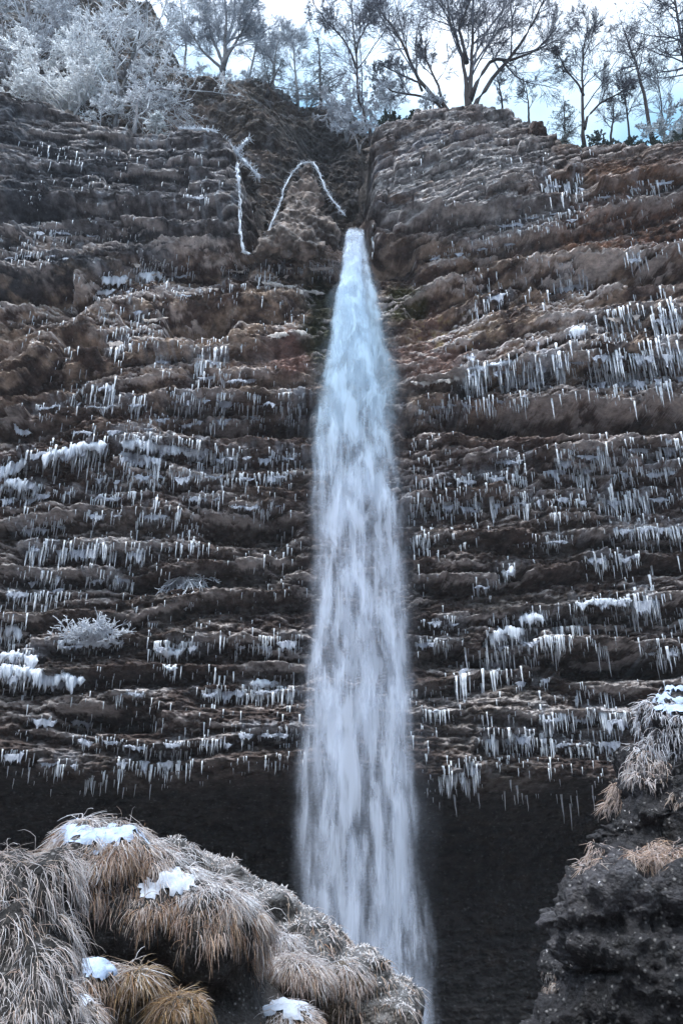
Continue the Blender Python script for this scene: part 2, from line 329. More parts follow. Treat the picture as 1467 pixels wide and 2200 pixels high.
# upper left block and upper right bluff stand proud
blk = sstep(620, 560, py0 + np.interp(px0, [0, 130, 350, 520], [-80, -40, 20, 40])) * sstep(560, 500, px0 + 12 * fbm(Xc * 0, Zc * .7, oct=3, seed=24))
Yb = Yb - 1.4 * blk
blr = sstep(600, 530, py0 + .22 * np.clip(px0 - 900, 0, 600)) * sstep(774, 806, px0 + 10 * fbm(Xc * 0, Zc * .6, oct=3, seed=23))
Yb = Yb - 1.0 * blr - .8 * blr * np.exp(-((px0 - 960) / 190.) ** 2) * sstep(330, 420, py0 + 60)
notch = np.exp(-((px0 - 764) / 34.) ** 2) * sstep(620, 520, py0)
Yb = Yb + 1.0 * notch
px0, py0, _ = proj(np.stack([Xc, Yb, Zc], -1))
REC = np.zeros_like(Yb)
for cx, cy, rx, ry, d in HOLES:
    wob = .35 * noise(Xc * .5, Zc * .5, seed=int(cx))
    u = (px0 - cx) / rx; vv = (py0 - cy) / ry + wob
    prof = np.where(vv < 0, sstep(-1.0, -.35, vv), 1 - sstep(-.1, 1.05, vv))
    REC = np.maximum(REC, d * prof * sstep(1.05, .55, np.abs(u) + .25 * noise(Xc * .8, Zc * .8, seed=int(cy))))
LED = np.zeros_like(Yb); ICE = np.zeros_like(Yb)
wobx = 6 * fbm(Xc * .5, Zc * .3, oct=3, seed=5)
for x0, y0, x1, y1, ln, n, wgt in ROWS:
    if wgt <= 0: continue
    m = (px0 > x0 - 40) & (px0 < x1 + 40) & (py0 > y0 - 90) & (py0 < y0 + ln * 2 + 90)
    if not m.any(): continue
    pm, qm = px0[m], py0[m] + wobx[m]
    yl = y0 + (y1 - y0) * (pm - x0) / max(x1 - x0, 1)
    t = (qm - yl) / (ln * 1.15)
    ends = sstep(x0 - 35, x0 + 4, pm) * sstep(x1 + 35, x1 - 4, pm)
    under = np.where(t > 0, sstep(0, .4, t) * (1 - sstep(.5, 1.5, t)), 0)
    lip = -.35 * np.exp(-((t + .12) / .22) ** 2)
    val = wgt * (under + lip) * ends
    if wgt >= .5:
        brk = sstep(-.35, .25, fbm(Xc[m] * .7, Xc[m] * 0 + y0, oct=2, seed=41))
        ICE[m] = np.maximum(ICE[m], ends * brk * sstep(-.75, -.35, t) * (1 - sstep(.0, .45, t)) * min(wgt, 1))
    LED[m] = np.where(np.abs(val) > np.abs(LED[m]), val, LED[m])
# the long continuous ledges: polyline, depth of the undercut in metres, its height in photo pixels
LEDGES = [([(800,470),(900,484),(1000,474),(1200,442),(1330,430)],.9,26),([(860,606),(1000,562),(1150,520),(1300,482),(1467,442)],1.1,30),([(880,655),(1050,604),(1250,574),(1467,560)],1.0,34),
 ([(890,700),(1100,642),(1300,640),(1467,624)],.7,24),([(960,745),(1200,696),(1467,684)],.7,22),([(880,828),(1000,812),(1200,786),(1467,764)],.9,20),
 ([(0,690),(130,650),(250,584),(350,548),(545,548)],1.4,50),([(60,800),(200,722),(330,690),(480,664),(650,640)],1.1,36),([(0,834),(150,790),(300,768),(480,760),(650,738)],.9,28),([(0,884),(180,842),(400,818),(655,818)],.9,26),
 ([(0,912),(180,880),(360,864),(655,872)],1.2,34),([(0,1010),(120,985),(260,956),(450,974),(650,990)],.9,24),([(0,470),(200,466),(400,462),(500,470)],1.2,30),([(0,400),(200,392),(420,400),(500,392)],.5,18),([(0,520),(250,504),(500,512)],.8,24),([(60,320),(300,330),(490,340)],.45,14),
 ([(0,1134),(300,1102),(650,1112)],.8,28),([(0,1232),(300,1244),(650,1204)],.9,28),([(0,1334),(250,1332),(450,1292),(650,1282)],1.0,30),([(80,1384),(300,1388),(650,1372)],.8,24),([(0,1468),(200,1450),(450,1442),(650,1442)],1.0,28),([(40,1566),(200,1580),(350,1612),(650,1566)],.8,26),
 ([(870,1080),(1100,1060),(1467,1064)],.9,30),([(870,1160),(1200,1162),(1467,1140)],.8,28),([(890,1252),(1150,1242),(1467,1204)],.8,26),([(890,1334),(1200,1312),(1467,1292)],.9,28),([(900,1400),(1100,1400),(1250,1384),(1467,1402)],1.2,34),([(900,1482),(1100,1442),(1300,1490),(1467,1504)],.9,28),([(920,1542),(1200,1532),(1400,1540)],.8,30),
 ([(870,1004),(1130,992),(1467,972)],.7,26),([(860,960),(1130,965),(1300,940),(1467,936)],.4,10)]
for li, (pl, d, hh) in enumerate(LEDGES):
    lx, ly = zip(*pl)
    yl = np.interp(px0, lx, ly) + (5 * fbm(xs * .3, xs * 0 + li, oct=3, seed=45))[None]
    t = (py0 - yl) / hh
    ends = sstep(lx[0] - 30, lx[0] + 25, px0) * sstep(lx[-1] + 30, lx[-1] - 25, px0) if lx[0] > 10 or lx[-1] < 1460 else 1.0
    along_ = .55 + .6 * sstep(-.6, .5, fbm(xs * .16, xs * 0 + li * 3.1, oct=2, seed=46))[None]
    under = np.where(t > 0, sstep(0, .5, t) * (1 - sstep(.6, 1.8, t)), 0)
    val = d * along_ * ends * (under - .45 * np.exp(-((t + .15) / .3) ** 2))
    LED = np.where(np.abs(val) > np.abs(LED), val, LED)
# bedding: beds dip up to the right in the upper right, undulate elsewhere
dip = .34 * sstep(2, 8, Xc) * sstep(24, 33, Zc) * (Xc - 4) + .10 * sstep(-2, -8, Xc) * sstep(26, 32, Zc) * sstep(46, 38, Zc) * (Xc + 14)
S = Zc - dip + .7 * fbm(Xc * .075, Zc * .16, oct=3, seed=31)
def beds(th, amp, fx, seed, sharp=4):
    """courses of rock th thick; each juts out by its own amount, furthest at its lower edge"""
    q = S / th + .22 * fbm(Xc * .22 / th, Zc * .12 / th, oct=2, seed=seed)
    k = np.floor(q); f = q - k
    p = np.clip(.5 + .8 * noise(Xc * fx + k * 3.7, k * 17.31, seed=seed + 5), 0, 1)
    nose = sstep(0, .14, f) * (1 - .72 * f) * (1 - .5 * sstep(.9, 1, f))
    return amp * p * nose
def blocks(th, ln, amp, seed):
    """broken courses: blocks with upright cracks between them"""
    q = (S + .25 * fbm(Xc * .5, Zc * .5, oct=2, seed=seed)) / th; k = np.floor(q).astype(np.int64); f = q - k
    u = (Xc + .22 * fbm(Xc * .8, Zc * 1.1, oct=3, seed=seed + 1)) / ln + _h(k, k * 0, k * 0, seed); m_ = np.floor(u).astype(np.int64); g = u - m_
    edge = sstep(0, .05, g) * sstep(1, .95, g) * sstep(0, .06, f) * sstep(1, .94, f)
    return amp * (_h(k, m_, k * 0, seed + 2) + .25 * edge)
ampm = .55 + .45 * sstep(-.5, .5, fbm(Xc * .12, Zc * .12, oct=2, seed=90))
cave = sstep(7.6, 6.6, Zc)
soft = (1 - .55 * cave)
Uo = np.clip(blk + blr, 0, 1) * sstep(560, 500, py0)      # the two upper blocks are smoother and thinly bedded
ST = beds(2.3, .55, .12, 100) * (1 - .4 * Uo) + beds(.85, .40, .15, 200) * ampm + beds(.36, .26, .25, 300, 3) * (1.2 - .5 * ampm) + beds(.17, .12, .5, 330, 3)
ST = ST + (.35 + .65 * Uo) * (blocks(1.3, 2.8, .85, 610) + blocks(.5, 1.1, .34, 620))
Y1 = Yb + REC + 1.15 * LED
fine = (1 - .6 * Uo) * (.26 * fbm(Xc * .35, Zc * .9, Y1 * .5, oct=3, seed=50) - .22 * np.abs(fbm(Xc * .8, Zc * 2.0, Y1 * 1.2, oct=3, seed=55)) + .20 * fbm(Xc * 2.0, Zc * 3.6, Y1 * 2.2, oct=4, seed=60, gain=.75))
smoothband = .6 * np.exp(-((px0 - 930) / 70.) ** 2 - ((py0 - 745) / 65.) ** 2) + .6 * np.exp(-((px0 - 590) / 85.) ** 2 - ((py0 - 765) / 36.) ** 2)
Yc = Yb + REC + 1.15 * LED - ST * soft * (1 - smoothband) - fine * (1 - .5 * smoothband)
# the edge rolls back at the top
Yc = Yc + .8 * sstep(.985, 1.0, v)[:, None] ** 2
CL = np.stack([Xc, Yc, Zc], -1)
px1, py1, _ = proj(CL)
# rock colours, with the cave's shade painted in low down
def blob(cx, cy, rx, ry, jit=.45, seed=1):
    n = jit * fbm(Xc * .45, Zc * .45, oct=3, seed=seed)
    return sstep(1.25, .55, np.hypot((px1 - cx) / rx, (py1 - cy) / ry) + n)
def mixc(c, new, a):
    return c + (np.array(new) - c) * np.clip(a, 0, 1)[..., None]
n1 = fbm(Xc * .25, Zc * .5, oct=4, seed=400); n2 = fbm(Xc * .9, S * 2.2, Yc * 1.2, oct=4, seed=410); n3 = fbm(Xc * 3, Zc * 3.5, Yc * 3, oct=3, seed=420)
c = np.zeros(Xc.shape + (3,)) + np.array([.145, .104, .092])
c = mixc(c, (.215, .165, .138), sstep(.0, .8, n1) * .7)
c = mixc(c, (.38, .325, .31), sstep(.2, .8, n2) * .6 * sstep(1750, 1000, py1))
c = mixc(c, (.058, .044, .042), sstep(.1, .9, -n2) * .6)
up = np.clip(sstep(620, 520, py1 + np.interp(px1, [0, 130, 350, 520], [-80, -40, 20, 40])) * sstep(560, 500, px1), 0, 1)
c = mixc(c, (.125, .122, .132), up * .85); c = mixc(c, (.27, .27, .295), up * sstep(.0, .7, n2 + .3 * n3) * .7); c = mixc(c, (.075, .08, .095), up * sstep(.1, .8, -n1 - .4 * n2) * .8)
br = blob(980, 390, 230, 150, seed=2) * sstep(775, 800, px1)
c = mixc(c, (.25, .245, .255), br * .85); c = mixc(c, (.44, .425, .43), br * sstep(-.1, .6, n2 + .4 * n3) * .75); c = mixc(c, (.16, .17, .21), br * sstep(.2, .7, n1) * .8)
c = mixc(c, (.26, .16, .10), br * sstep(.3, .7, n1 * .6 - n2 * .6) * .5)
c = mixc(c, (.36, .29, .235), (blob(420, 680, 330, 150, seed=3) + blob(1120, 660, 290, 120, seed=4)) * sstep(-.15, .5, n2) * .75)
bandm = sstep(500, 600, py1 + 60 * n1) * sstep(930, 800, py1 + 60 * n1)
c = mixc(c, (.50, .385, .31), bandm * sstep(-.2, .45, n2) * .8)
c = mixc(c, (.33, .185, .125), blob(1370, 505, 190, 70, seed=6) * sstep(-.5, .4, n3) * .75)
c = mixc(c, (.22, .13, .085), blob(1380, 380, 170, 30, seed=16) * .8)
c = mixc(c, (.30, .195, .165), blob(925, 745, 75, 80, seed=7) * .9); c = mixc(c, (.27, .20, .18), blob(590, 765, 95, 42, seed=8) * .8); c = mixc(c, (.33, .20, .17), blob(625, 755, 40, 55, seed=38) * .7)
c = mixc(c, (.36, .29, .15), blob(980, 720, 110, 40, seed=9) * sstep(0, .6, n3) * .7)
c = mixc(c, (.045, .055, .022), blob(690, 690, 42, 130, seed=10) * .8); c = mixc(c, (.06, .065, .02), blob(870, 645, 36, 50, seed=11) * .85)
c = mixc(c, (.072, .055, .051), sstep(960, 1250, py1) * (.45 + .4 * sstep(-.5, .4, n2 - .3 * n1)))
c = mixc(c, (.20, .185, .18), sstep(1000, 1250, py1) * sstep(.35, .9, n1 + n3 * .5) * .6)
c = mixc(c, (.034, .030, .030), sstep(7.8, 6.9, Zc + .5 * n1) * .92)  # shade of the cave under the overhang, put into the rock colour
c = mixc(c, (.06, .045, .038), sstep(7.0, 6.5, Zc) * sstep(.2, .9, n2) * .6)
c = c * (.86 * (1 + .35 * n3))[..., None]
# rime and thin ice clinging to ledge noses: shaped by noise and by which beds weep, whitish
dn = np.zeros_like(Yc); dn[1:] = (Yc[:-1] - Yc[1:])
prow = Yc - (np.roll(Yc, 6, 0) + np.roll(Yc, -6, 0)) / 2
rime = sstep(.01, .12, -prow) * sstep(-.2, .4, fbm(Xc * .3, S * .9, oct=3, seed=500) + .25 * n3) * sstep(1700, 1500, py1)
rime *= .58 + .55 * np.clip(blob(420, 640, 330, 130, seed=12) + blob(1150, 640, 330, 120, seed=13) + blob(200, 1000, 300, 60, seed=14), 0, 1)
c = mixc(c, (.62, .56, .545), rime * .95)
icy = ICE * sstep(-.5, .25, fbm(Xc * 5, Zc * .7, oct=3, seed=530) + .3 * n3)
c = mixc(c, (.58, .61, .68), icy * .55)
weep = sstep(.25, .6, fbm(Xc * 1.9, Zc * .28, oct=3, seed=520)) * sstep(.0, .5, n1) * up
c = mixc(c, (.42, .46, .52), weep * .5)
c = np.clip(c, .012, .8)
# plateau rows going back from the edge
NB = 28
back = []
for k in range(1, NB + 1):
    d = k * k * .015
    q = CL[-1].copy(); q[:, 1] += .12 + d; q[:, 2] += 1.0 * min(d, 4) + .3 * max(d - 4, 0) + .34 * fbm(q[:, 0] * 1.1, q[:, 1] * 1.1, oct=3, seed=8) * min(d, 1.2); q[:, 0] += .55 * fbm(q[:, 1] * 1.2, q[:, 2] * 1.2, oct=4, seed=18, gain=.65) * min(d * 2, 1.2) * (np.abs(q[:, 0]) < 12)
    back.append(q)
V = np.concatenate([CL.reshape(-1, 3), np.concatenate(back)])
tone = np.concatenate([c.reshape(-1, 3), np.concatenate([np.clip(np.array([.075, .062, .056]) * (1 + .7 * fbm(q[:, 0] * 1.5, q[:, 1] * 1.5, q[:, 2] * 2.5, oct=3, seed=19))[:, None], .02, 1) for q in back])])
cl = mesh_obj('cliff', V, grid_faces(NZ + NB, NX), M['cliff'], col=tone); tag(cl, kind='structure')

# a look-up from photo pixels to the nearest rock
CELL = 2
zb = np.full((1300, 900), 1e9); zi = np.full((1300, 900), -1, np.int64)
ii = np.clip((py1 / CELL).astype(int) + 100, 0, 1299).ravel(); jj = np.clip((px1 / CELL).astype(int) + 80, 0, 899).ravel()
dist = np.linalg.norm(CL - CAM, axis=-1).ravel()
order = np.argsort(-dist); zi[ii[order], jj[order]] = order; zb[ii[order], jj[order]] = dist[order]
def rock(px, py, rad=2):
    i, j = int(py / CELL) + 100, int(px / CELL) + 80
    for r in range(rad, 9):
        sub = zi[i - r:i + r + 1, j - r:j + r + 1]; d = zb[i - r:i + r + 1, j - r:j + r + 1]
        if (sub >= 0).any():
            k = sub.ravel()[np.argmin(d)]; return CL.reshape(-1, 3)[k], k
    return at(px, py, 42.5), -1
COLY = Yc; COLPY = py1
def lip(px, py, win=11):
    """the overhanging rock edge nearest a pixel"""
    p, k = rock(px, py)
    if k < 0: return p
    j, i = divmod(int(k), NX)
    a, b = max(j - 40, 1), min(j + 41, NZ - 1)
    rows = np.arange(a, b); dpy = np.abs(py1[rows, i] - py)
    over = np.where(dpy < win, dn[rows, i] - .002 * dpy - .05 * (Yc[rows, i] - p[1]), -9)
    r = rows[np.argmax(over)]
    return CL[r, i]

# ------------------------------------------------------------------ icicles
def cone_set(P, Ln, Rad, lean):
    N = len(P); n = 5
    t = np.linspace(0, 1, n)[None, :, None]
    axis = np.stack([lean[:, 0], lean[:, 1], -np.ones(N)], -1)[:, None, :]
    pts = P[:, None, :] + np.array([0, .0, .06]) + axis * (t * Ln[:, None, None])
    pts = pts + RNG.normal(0, .012, pts.shape) * t
    prof = np.array([1.25, .85, .62, .36, .08])[None, :] * (1 + RNG.normal(0, .12, (N, n)))
    return tubes(pts, np.abs(prof) * Rad[:, None], 5)
ice = []
PLACE = [('left', 'upper'), ]
for ri, (x0, y0, x1, y1, ln, n, wgt) in enumerate(ROWS):
    n = int(n * (5.0 if wgt >= .7 else 3.2 if wgt >= .5 else 1.4)) + 1
    u = np.sort(RNG.random(n)); burst = fbm(u * (x1 - x0) * .045, u * 0 + ri, seed=ri) * .6 + .8
    for k in range(n):
        if x1 - x0 > 40 and burst[k] < .6 and RNG.random() < .75: continue
        qx = x0 + (x1 - x0) * u[k] + RNG.normal(0, 2); qy = y0 + (y1 - y0) * u[k] + RNG.normal(0, 6 if RNG.random() < .6 else ln * .6)
        if 655 < qx < 880 and qy > 600: continue
        p = lip(qx, qy); rng_ = np.linalg.norm(p - CAM)
        l = ln * (.3 + .95 * RNG.random() ** 1.7) * float(np.clip(burst[k], .5, 1.3)) * rng_ / FPX * .84
        ice.append((l, ri, p[0], p[1] - .03, p[2], l * .028 + .012 + .014 * RNG.random() ** 2))
# stray short icicles everywhere on the lower wall
cand = np.argwhere((dn > .05) & (px1 > -30) & (px1 < 1500) & (py1 > 300) & (py1 < 1680) & ((px1 < 660) | (px1 > 880)))
pick = cand[RNG.choice(len(cand), min(3600, len(cand)), replace=False)]
dens = fbm(pick[:, 1] * .02, pick[:, 0] * .02, oct=2, seed=71)
for (j, i), de in zip(pick, dens):
    if de < .05: continue
    p = CL[j, i]; l = (.18 + .42 * RNG.random() ** 2) * (.8 + de)
    ice.append((l, -1, p[0], p[1] - .02, p[2], l * .03 + .013))
A = np.array(ice)
ordr = np.argsort(-(A[:, 0] * (A[:, 1] >= 0)) )
big, rest = ordr[:300], ordr[300:]
lean = RNG.normal(0, .02, (len(A), 2))
vv_, ff_ = cone_set(A[rest, 2:5], A[rest, 0], A[rest, 5], lean[rest])
tag(mesh_obj('icicles', vv_, ff_, M['ice']), 'countless thin small icicles fringing every ledge of the cliff wall', 'icicles', kind='stuff')
def zone(px, py):
    side = 'left' if px < 735 else 'right'
    if side == 'right':
        if py < 560: return 'icicles on the upper right bluff', 'pale icicle hanging from a ledge of the upper bluff right of the lip', 
        if py < 740: return 'icicles on the tan beds', 'white icicle on the tan frosted beds right of the narrow upper water'
        if py < 930: return 'icicle curtain over the big dark hollow', 'long white icicle in the thick curtain above the big dark hollow right of the water'
        if py < 1200: return 'icicles below the big hollow', 'white icicle from ledges just below the big dark hollow, right of the water'
        if py < 1500: return 'icicles on the lower right wall', 'bluish icicle on the lower wall between the water and right boulder'
        return 'icicles over the cave', 'thin icicle at the roof of the dark cave right of the water'
    if py < 560: return 'icicles on the grey block', 'small pale icicle on the grey upper left block of the cliff'
    if py < 760: return 'icicles on the tan ledges', 'white icicle on the tan frosted ledges left of the upper water'
    if py < 940: return 'icicles on the long ledge', 'white icicle along the long ledge above the dark slot left of the water'
    if py < 1070: return 'icicles below the ice sheets', 'white icicle under the white ice sheets halfway up, left of the water'
    if py < 1330: return 'icicles on the middle left wall', 'slim icicle on the dark middle wall left of the water'
    if py < 1560: return 'icicles on the lower left ledges', 'icicle under snowy ledges low on the wall left of the water'
    return 'icicles over the left cave', 'thin icicle at the cave roof above the grassy boulders'
for k in big:
    P = A[k:k + 1, 2:5]
    q = proj(P); g, lb = zone(q[0][0], q[1][0])[:2]
    v1, f1 = cone_set(P * 0, A[k:k + 1, 0], A[k:k + 1, 5], lean[k:k + 1])
    o = mesh_obj('icicle', v1, f1, M['ice']); o.location = P[0]
    tag(o, lb, 'icicle', g)

# ------------------------------------------------------------------ the ravine and hillside behind the lip
def hill_sheet():
    hx = np.linspace(-45, 12, 520); nv = 460
    tx = [-800, -200, 0, 130, 230, 285, 330, 370, 400, 520, 600, 640, 740, 800, 1000]
    ty = [-300, -160, -110, -60, -15, 30, 100, 160, 178, 170, 192, 214, 236, 290, 330]
    sx = PW / 2 + hx / at(PW / 2 + 1, 250, 58)[0]
    zt = np.array([at(a, b, 60)[2] for a, b in zip(sx, np.interp(sx, tx, ty))])
    v = np.linspace(0, 1, nv)
    Xh = np.repeat(hx[None], nv, 0); Zh = 36 + (zt[None] - 36) * v[:, None]
    Yh = 47.5 + 12.5 * v[:, None] ** 1.1 + 3.0 * np.exp(-((Xh + .6) / 3.5) ** 2) * (1 - v[:, None])
    pxx, pyy, _ = proj(np.stack([Xh, Yh, Zh], -1))
    Yh = Yh + 4.0 * np.exp(-((pxx - 690) / 75.) ** 2 - ((pyy - 315) / 60.) ** 2)
    ridge = sstep(90, 0, np.abs(pyy - np.interp(pxx, [350, 510, 640, 740], [215, 250, 345, 420])))
    Yh = Yh - 1.2 * ridge
    Yh = Yh - 1.5 * fbm(Xh * .16, Zh * .22, oct=3, seed=700, gain=.4) + .5 * np.abs(fbm(Xh * .6, Zh * 1.1, oct=4, seed=710)) - .22 * fbm(Xh * 2, Zh * 4, oct=4, seed=711, gain=.7)
    q = (Zh - .2 * Xh) / 1.3 + .5 * fbm(Xh * .3, Zh * .3, seed=702); f = q - np.floor(q)
    Yh = Yh - .45 * np.sqrt(np.clip(1 - np.abs(2 * f - 1) ** 4, 0, 1))
    a1 = fbm(Xh * .3, Zh * .5, oct=4, seed=720); a2 = fbm(Xh * 1.1, Zh * 2, oct=3, seed=730)
    c = np.zeros(Xh.shape + (3,)) + np.array([.085, .068, .058])
    c = mixc(c, (.185, .145, .125), sstep(.0, .6, a1) * sstep(300, 150, np.abs(pxx - 450)) * .85)
    c = mixc(c, (.25, .24, .25), sstep(.25, .7, a2) * .6)
    c = mixc(c, (.40, .41, .44), sstep(.1, .6, a2 + a1 * .4) * sstep(230, 160, pyy) * .7)
    c = mixc(c, (.04, .035, .035), np.exp(-((pxx - 690) / 100.) ** 2 - ((pyy - 330) / 100.) ** 2))  # darkness of the recess behind the lip, painted into the tone
    P = np.stack([Xh, Yh, Zh], -1)
    b = []
    for k in range(1, 9):
        q = P[-1].copy(); q[:, 1] += k * k * .25; q[:, 2] += .25 * k * k * .3; b.append(q)
    VV = np.concatenate([P.reshape(-1, 3), np.concatenate(b)])
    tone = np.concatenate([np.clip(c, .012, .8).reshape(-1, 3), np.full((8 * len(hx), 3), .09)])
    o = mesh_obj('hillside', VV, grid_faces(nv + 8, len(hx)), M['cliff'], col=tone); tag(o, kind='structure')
    return hx, zt
HX, HZT = hill_sheet()

# ------------------------------------------------------------------ lumps of rock (boulders, spur)
def lump(name, ells, voxel, mat, colf, amps, parent=None, seed=0, ridged=()):
    """ells: (centre, radii, rotation degrees) ellipsoids melted into one body, then weathered"""
    bm = bmesh.new()
    for ctr, rad, rot in ells:
        mat4 = Matrix.Translation(Vector(ctr)) @ Matrix.Rotation(R(rot[2]), 4, 'Z') @ Matrix.Rotation(R(rot[1]), 4, 'Y') @ Matrix.Rotation(R(rot[0]), 4, 'X') @ Matrix.Diagonal((*rad, 1))
        bmesh.ops.create_icosphere(bm, subdivisions=4, radius=1, matrix=mat4)
    me = bpy.data.meshes.new('tmp'); bm.to_mesh(me); bm.free()
    o = bpy.data.objects.new('tmp', me); COL.objects.link(o)
    md = o.modifiers.new('r', 'REMESH'); md.mode = 'VOXEL'; md.voxel_size = voxel
    ms = o.modifiers.new('s', 'SMOOTH'); ms.iterations = 6; ms.factor = .6
    dg = bpy.context.evaluated_depsgraph_get(); ev = o.evaluated_get(dg)
    me2 = bpy.data.meshes.new_from_object(ev)
    bpy.data.objects.remove(o); bpy.data.meshes.remove(me)
    n = len(me2.vertices); V = np.zeros(n * 3, np.float32); N = np.zeros(n * 3, np.float32)
    me2.vertices.foreach_get('co', V); me2.vertices.foreach_get('normal', N); V = V.reshape(-1, 3).astype(float); N = N.reshape(-1, 3).astype(float)
    me2.calc_loop_triangles(); T = np.zeros(len(me2.polygons) * 4, np.int32); me2.loops.foreach_get('vertex_index', T); F = T.reshape(-1, 4)
    bpy.data.meshes.remove(me2)
    d = 0
    for fr, am in amps:
        d = d + am * fbm(V[:, 0] * fr, V[:, 1] * fr, V[:, 2] * fr * 1.25, oct=3, seed=seed + int(fr * 7))
    for fr, am in ridged: d = d - am * np.abs(fbm(V[:, 0] * fr, V[:, 1] * fr, V[:, 2] * fr * 1.5, oct=3, seed=seed + int(fr * 5)))
    V = V + N * np.asarray(d)[:, None]
    # fresh normals
    fn = np.cross(V[F[:, 2]] - V[F[:, 0]], V[F[:, 3]] - V[F[:, 1]])
    N = np.zeros_like(V)
    for k in range(4): np.add.at(N, F[:, k], fn)
    N = nrm(N)
    o = mesh_obj(name, V, F, mat, parent, col=colf(V, N))
    return o, V, F, N
def rock_tone(base, var, seed):
    def f(V, N):
        a = fbm(V[:, 0] * 1.7, V[:, 1] * 1.7, V[:, 2] * 1.7, oct=4, seed=seed)
        c = np.array(base)[None] + (np.array(var) - np.array(base))[None] * sstep(-.2, .9, a)[:, None]
        return np.clip(c, .01, 1)
    return f
def frosty(base, var, fr, amt, seed):
    g = rock_tone(base, var, seed)
    def f(V, N):
        c = g(V, N); a = fbm(V[:, 0] * 5, V[:, 1] * 5, V[:, 2] * 5, oct=3, seed=seed + 3)
        k = sstep(.1, .8, N[:, 2] + .5 * a) * amt
        return c + (np.array(fr)[None] - c) * k[:, None]
    return f

# the pointed spur left of the lip
sp = [(at(662, 385, 42.9), (.65, .7, 1.5), (0, 4, 0)), (at(655, 430, 42.7), (1.2, .9, 1.8), (0, 6, 0)), (at(655, 485, 42.4), (1.9, 1.1, 1.7), (0, 0, 0)), (at(630, 525, 42.3), (2.2, 1.1, 1.1), (0, 10, 0)), (at(580, 535, 42.3), (1.2, .9, .6), (0, -28, 0)), (at(712, 500, 42.8), (.6, 1.0, 1.6), (0, -12, 0))]
o, *_ = lump('rock_spur', sp, .12, M['cliff'], frosty((.115, .095, .086), (.32, .26, .23), (.3, .29, .3), .5, 31), ((.5, .3), (1.5, .2), (4, .10)), seed=800, ridged=((.7, .35), (2.2, .22), (6, .08)))
tag(o, 'dark pointed rock spur edged with frost just left of the lip where the water leaves', 'rock')

# ------------------------------------------------------------------ the waterfall
def waterfall():
    root = empty('waterfall', tuple(at(762, 505, 43.4)))
    pyk = np.array([498, 506, 520, 560, 620, 700, 800, 900, 1000, 1150, 1300, 1500, 1700, 1850, 2000, 2200, 2400])
    lft = np.array([743, 740, 738, 733, 724, 706, 690, 672, 666, 668, 662, 648, 638, 634, 640, 660, 680])
    rgt = np.array([783, 786, 787, 796, 812, 838, 860, 866, 866, 872, 884, 897, 910, 914, 922, 944, 962])
    Yk = np.array([44.6, 43.7, 43.0, 42.2, 41.5, 40.9, 40.5, 40.2, 40.0, 39.8, 39.6, 39.5, 39.4, 39.4, 39.4, 39.4, 39.4])
    nv, nu = 200, 41
    pv = np.linspace(498, 2400, nv); u = np.linspace(-1, 1, nu)
    jet = np.array([783, 784, 782, 780, 784, 798, 814, 838, 858, 870, 884, 897, 910, 914, 922, 944, 962])      # right edge of the main jet; a thin veil falls beside it
    def course(rg_):
        l, r, y = np.interp(pv, pyk, lft), np.interp(pv, pyk, rg_), np.interp(pv, pyk, Yk)
        return at((l + r) / 2, pv, y), (at(r, pv, y)[:, 0] - at(l, pv, y)[:, 0]) / 2
    wide, main = course(rgt), course(jet)
    drop = wide[0][0, 2] - wide[0][:, 2]
    vm = 2.2 * np.sqrt(np.maximum(drop, 0) * 12 + 1)       # stretches with speed
    # name, relative half width, depth offset, bulge, density (core), edge power, streak strength, u shift
    layers = [('water_sheet', 1.00, .75, .5, .34, 1.6, .35, 3.1), ('water_sheet', .95, .40, .6, .50, 1.5, 1.0, 17.0), ('water_sheet', .92, .10, .7, .62, 1.3, 1.0, 31.7),
              ('water_sheet', 1.02, -.20, .8, .70, 1.7, 1.0, 47.3), ('water_sheet', .9, -.60, .8, .72, 1.3, 1.0, 63.9), ('spray_veil', 1.26, -.3, .9, .10, 1.0, .5, 99.0)]
    for nm, rw, off, bul, den, pw, stk, sh in layers:
        cx, hw = wide if sh in (3.1, 17.0, 99.0) else main
        edge = fbm(vm[:, None] * .35 + sh, np.sign(u)[None] * 3 + sh, oct=3, seed=int(sh), gain=.65) * .13
        W = hw[:, None] * rw * (1 + edge)
        depth = np.minimum(.3 + drop * .08, 1.0)[:, None]
        Xw = cx[:, 0:1] + W * u[None]
        Yw = cx[:, 1:2] + (off - bul * np.sqrt(np.clip(1 - u ** 2, 0, 1))[None]) * depth + .08 * noise(Xw * .8, vm[:, None] * .5, seed=int(sh))
        Zw = np.repeat(cx[:, 2:3], nu, 1)
        UV = np.stack([Xw + sh, np.repeat(vm[:, None] * 1.15, nu, 1) + sh * .37], -1)
        e = np.clip(1 - np.abs(u), 0, 1)[None]
        e = sstep(0, .55 / pw + .0 * e, e)
        top = (1.0 + .5 * sstep(950, 620, pv)[:, None]) * (.62 + .38 * sstep(500, 640, pv)[:, None])                    # the water is densest where the stream is still narrow
        low = 1 - .2 * sstep(1500, 2200, pv)[:, None]
        dn_ = np.clip(den * e * top * low * (.86 + .3 * u[None] ** 2), 0, .96) * sstep(494, 520, pv[:, None] + 12 * noise(Xw * 4, Xw * 0, seed=int(sh)) + 8)
        st_ = np.repeat((stk * (.7 + .3 * sstep(650, 1050, pv)))[:, None], nu, 1)
        mesh_obj(nm, np.stack([Xw, Yw, Zw], -1).reshape(-1, 3), grid_faces(nv, nu), M['water'], root,
                 col=np.stack([dn_, st_, np.repeat(.85 * (sstep(1200, 760, pv) * (.35 + .65 * sstep(520, 680, pv)))[:, None], nu, 1)], -1).reshape(-1, 3), uv=UV.reshape(-1, 2))
    tag(root, 'tall narrow white waterfall dropping free from a notch in the frozen cliff', 'waterfall')
waterfall()

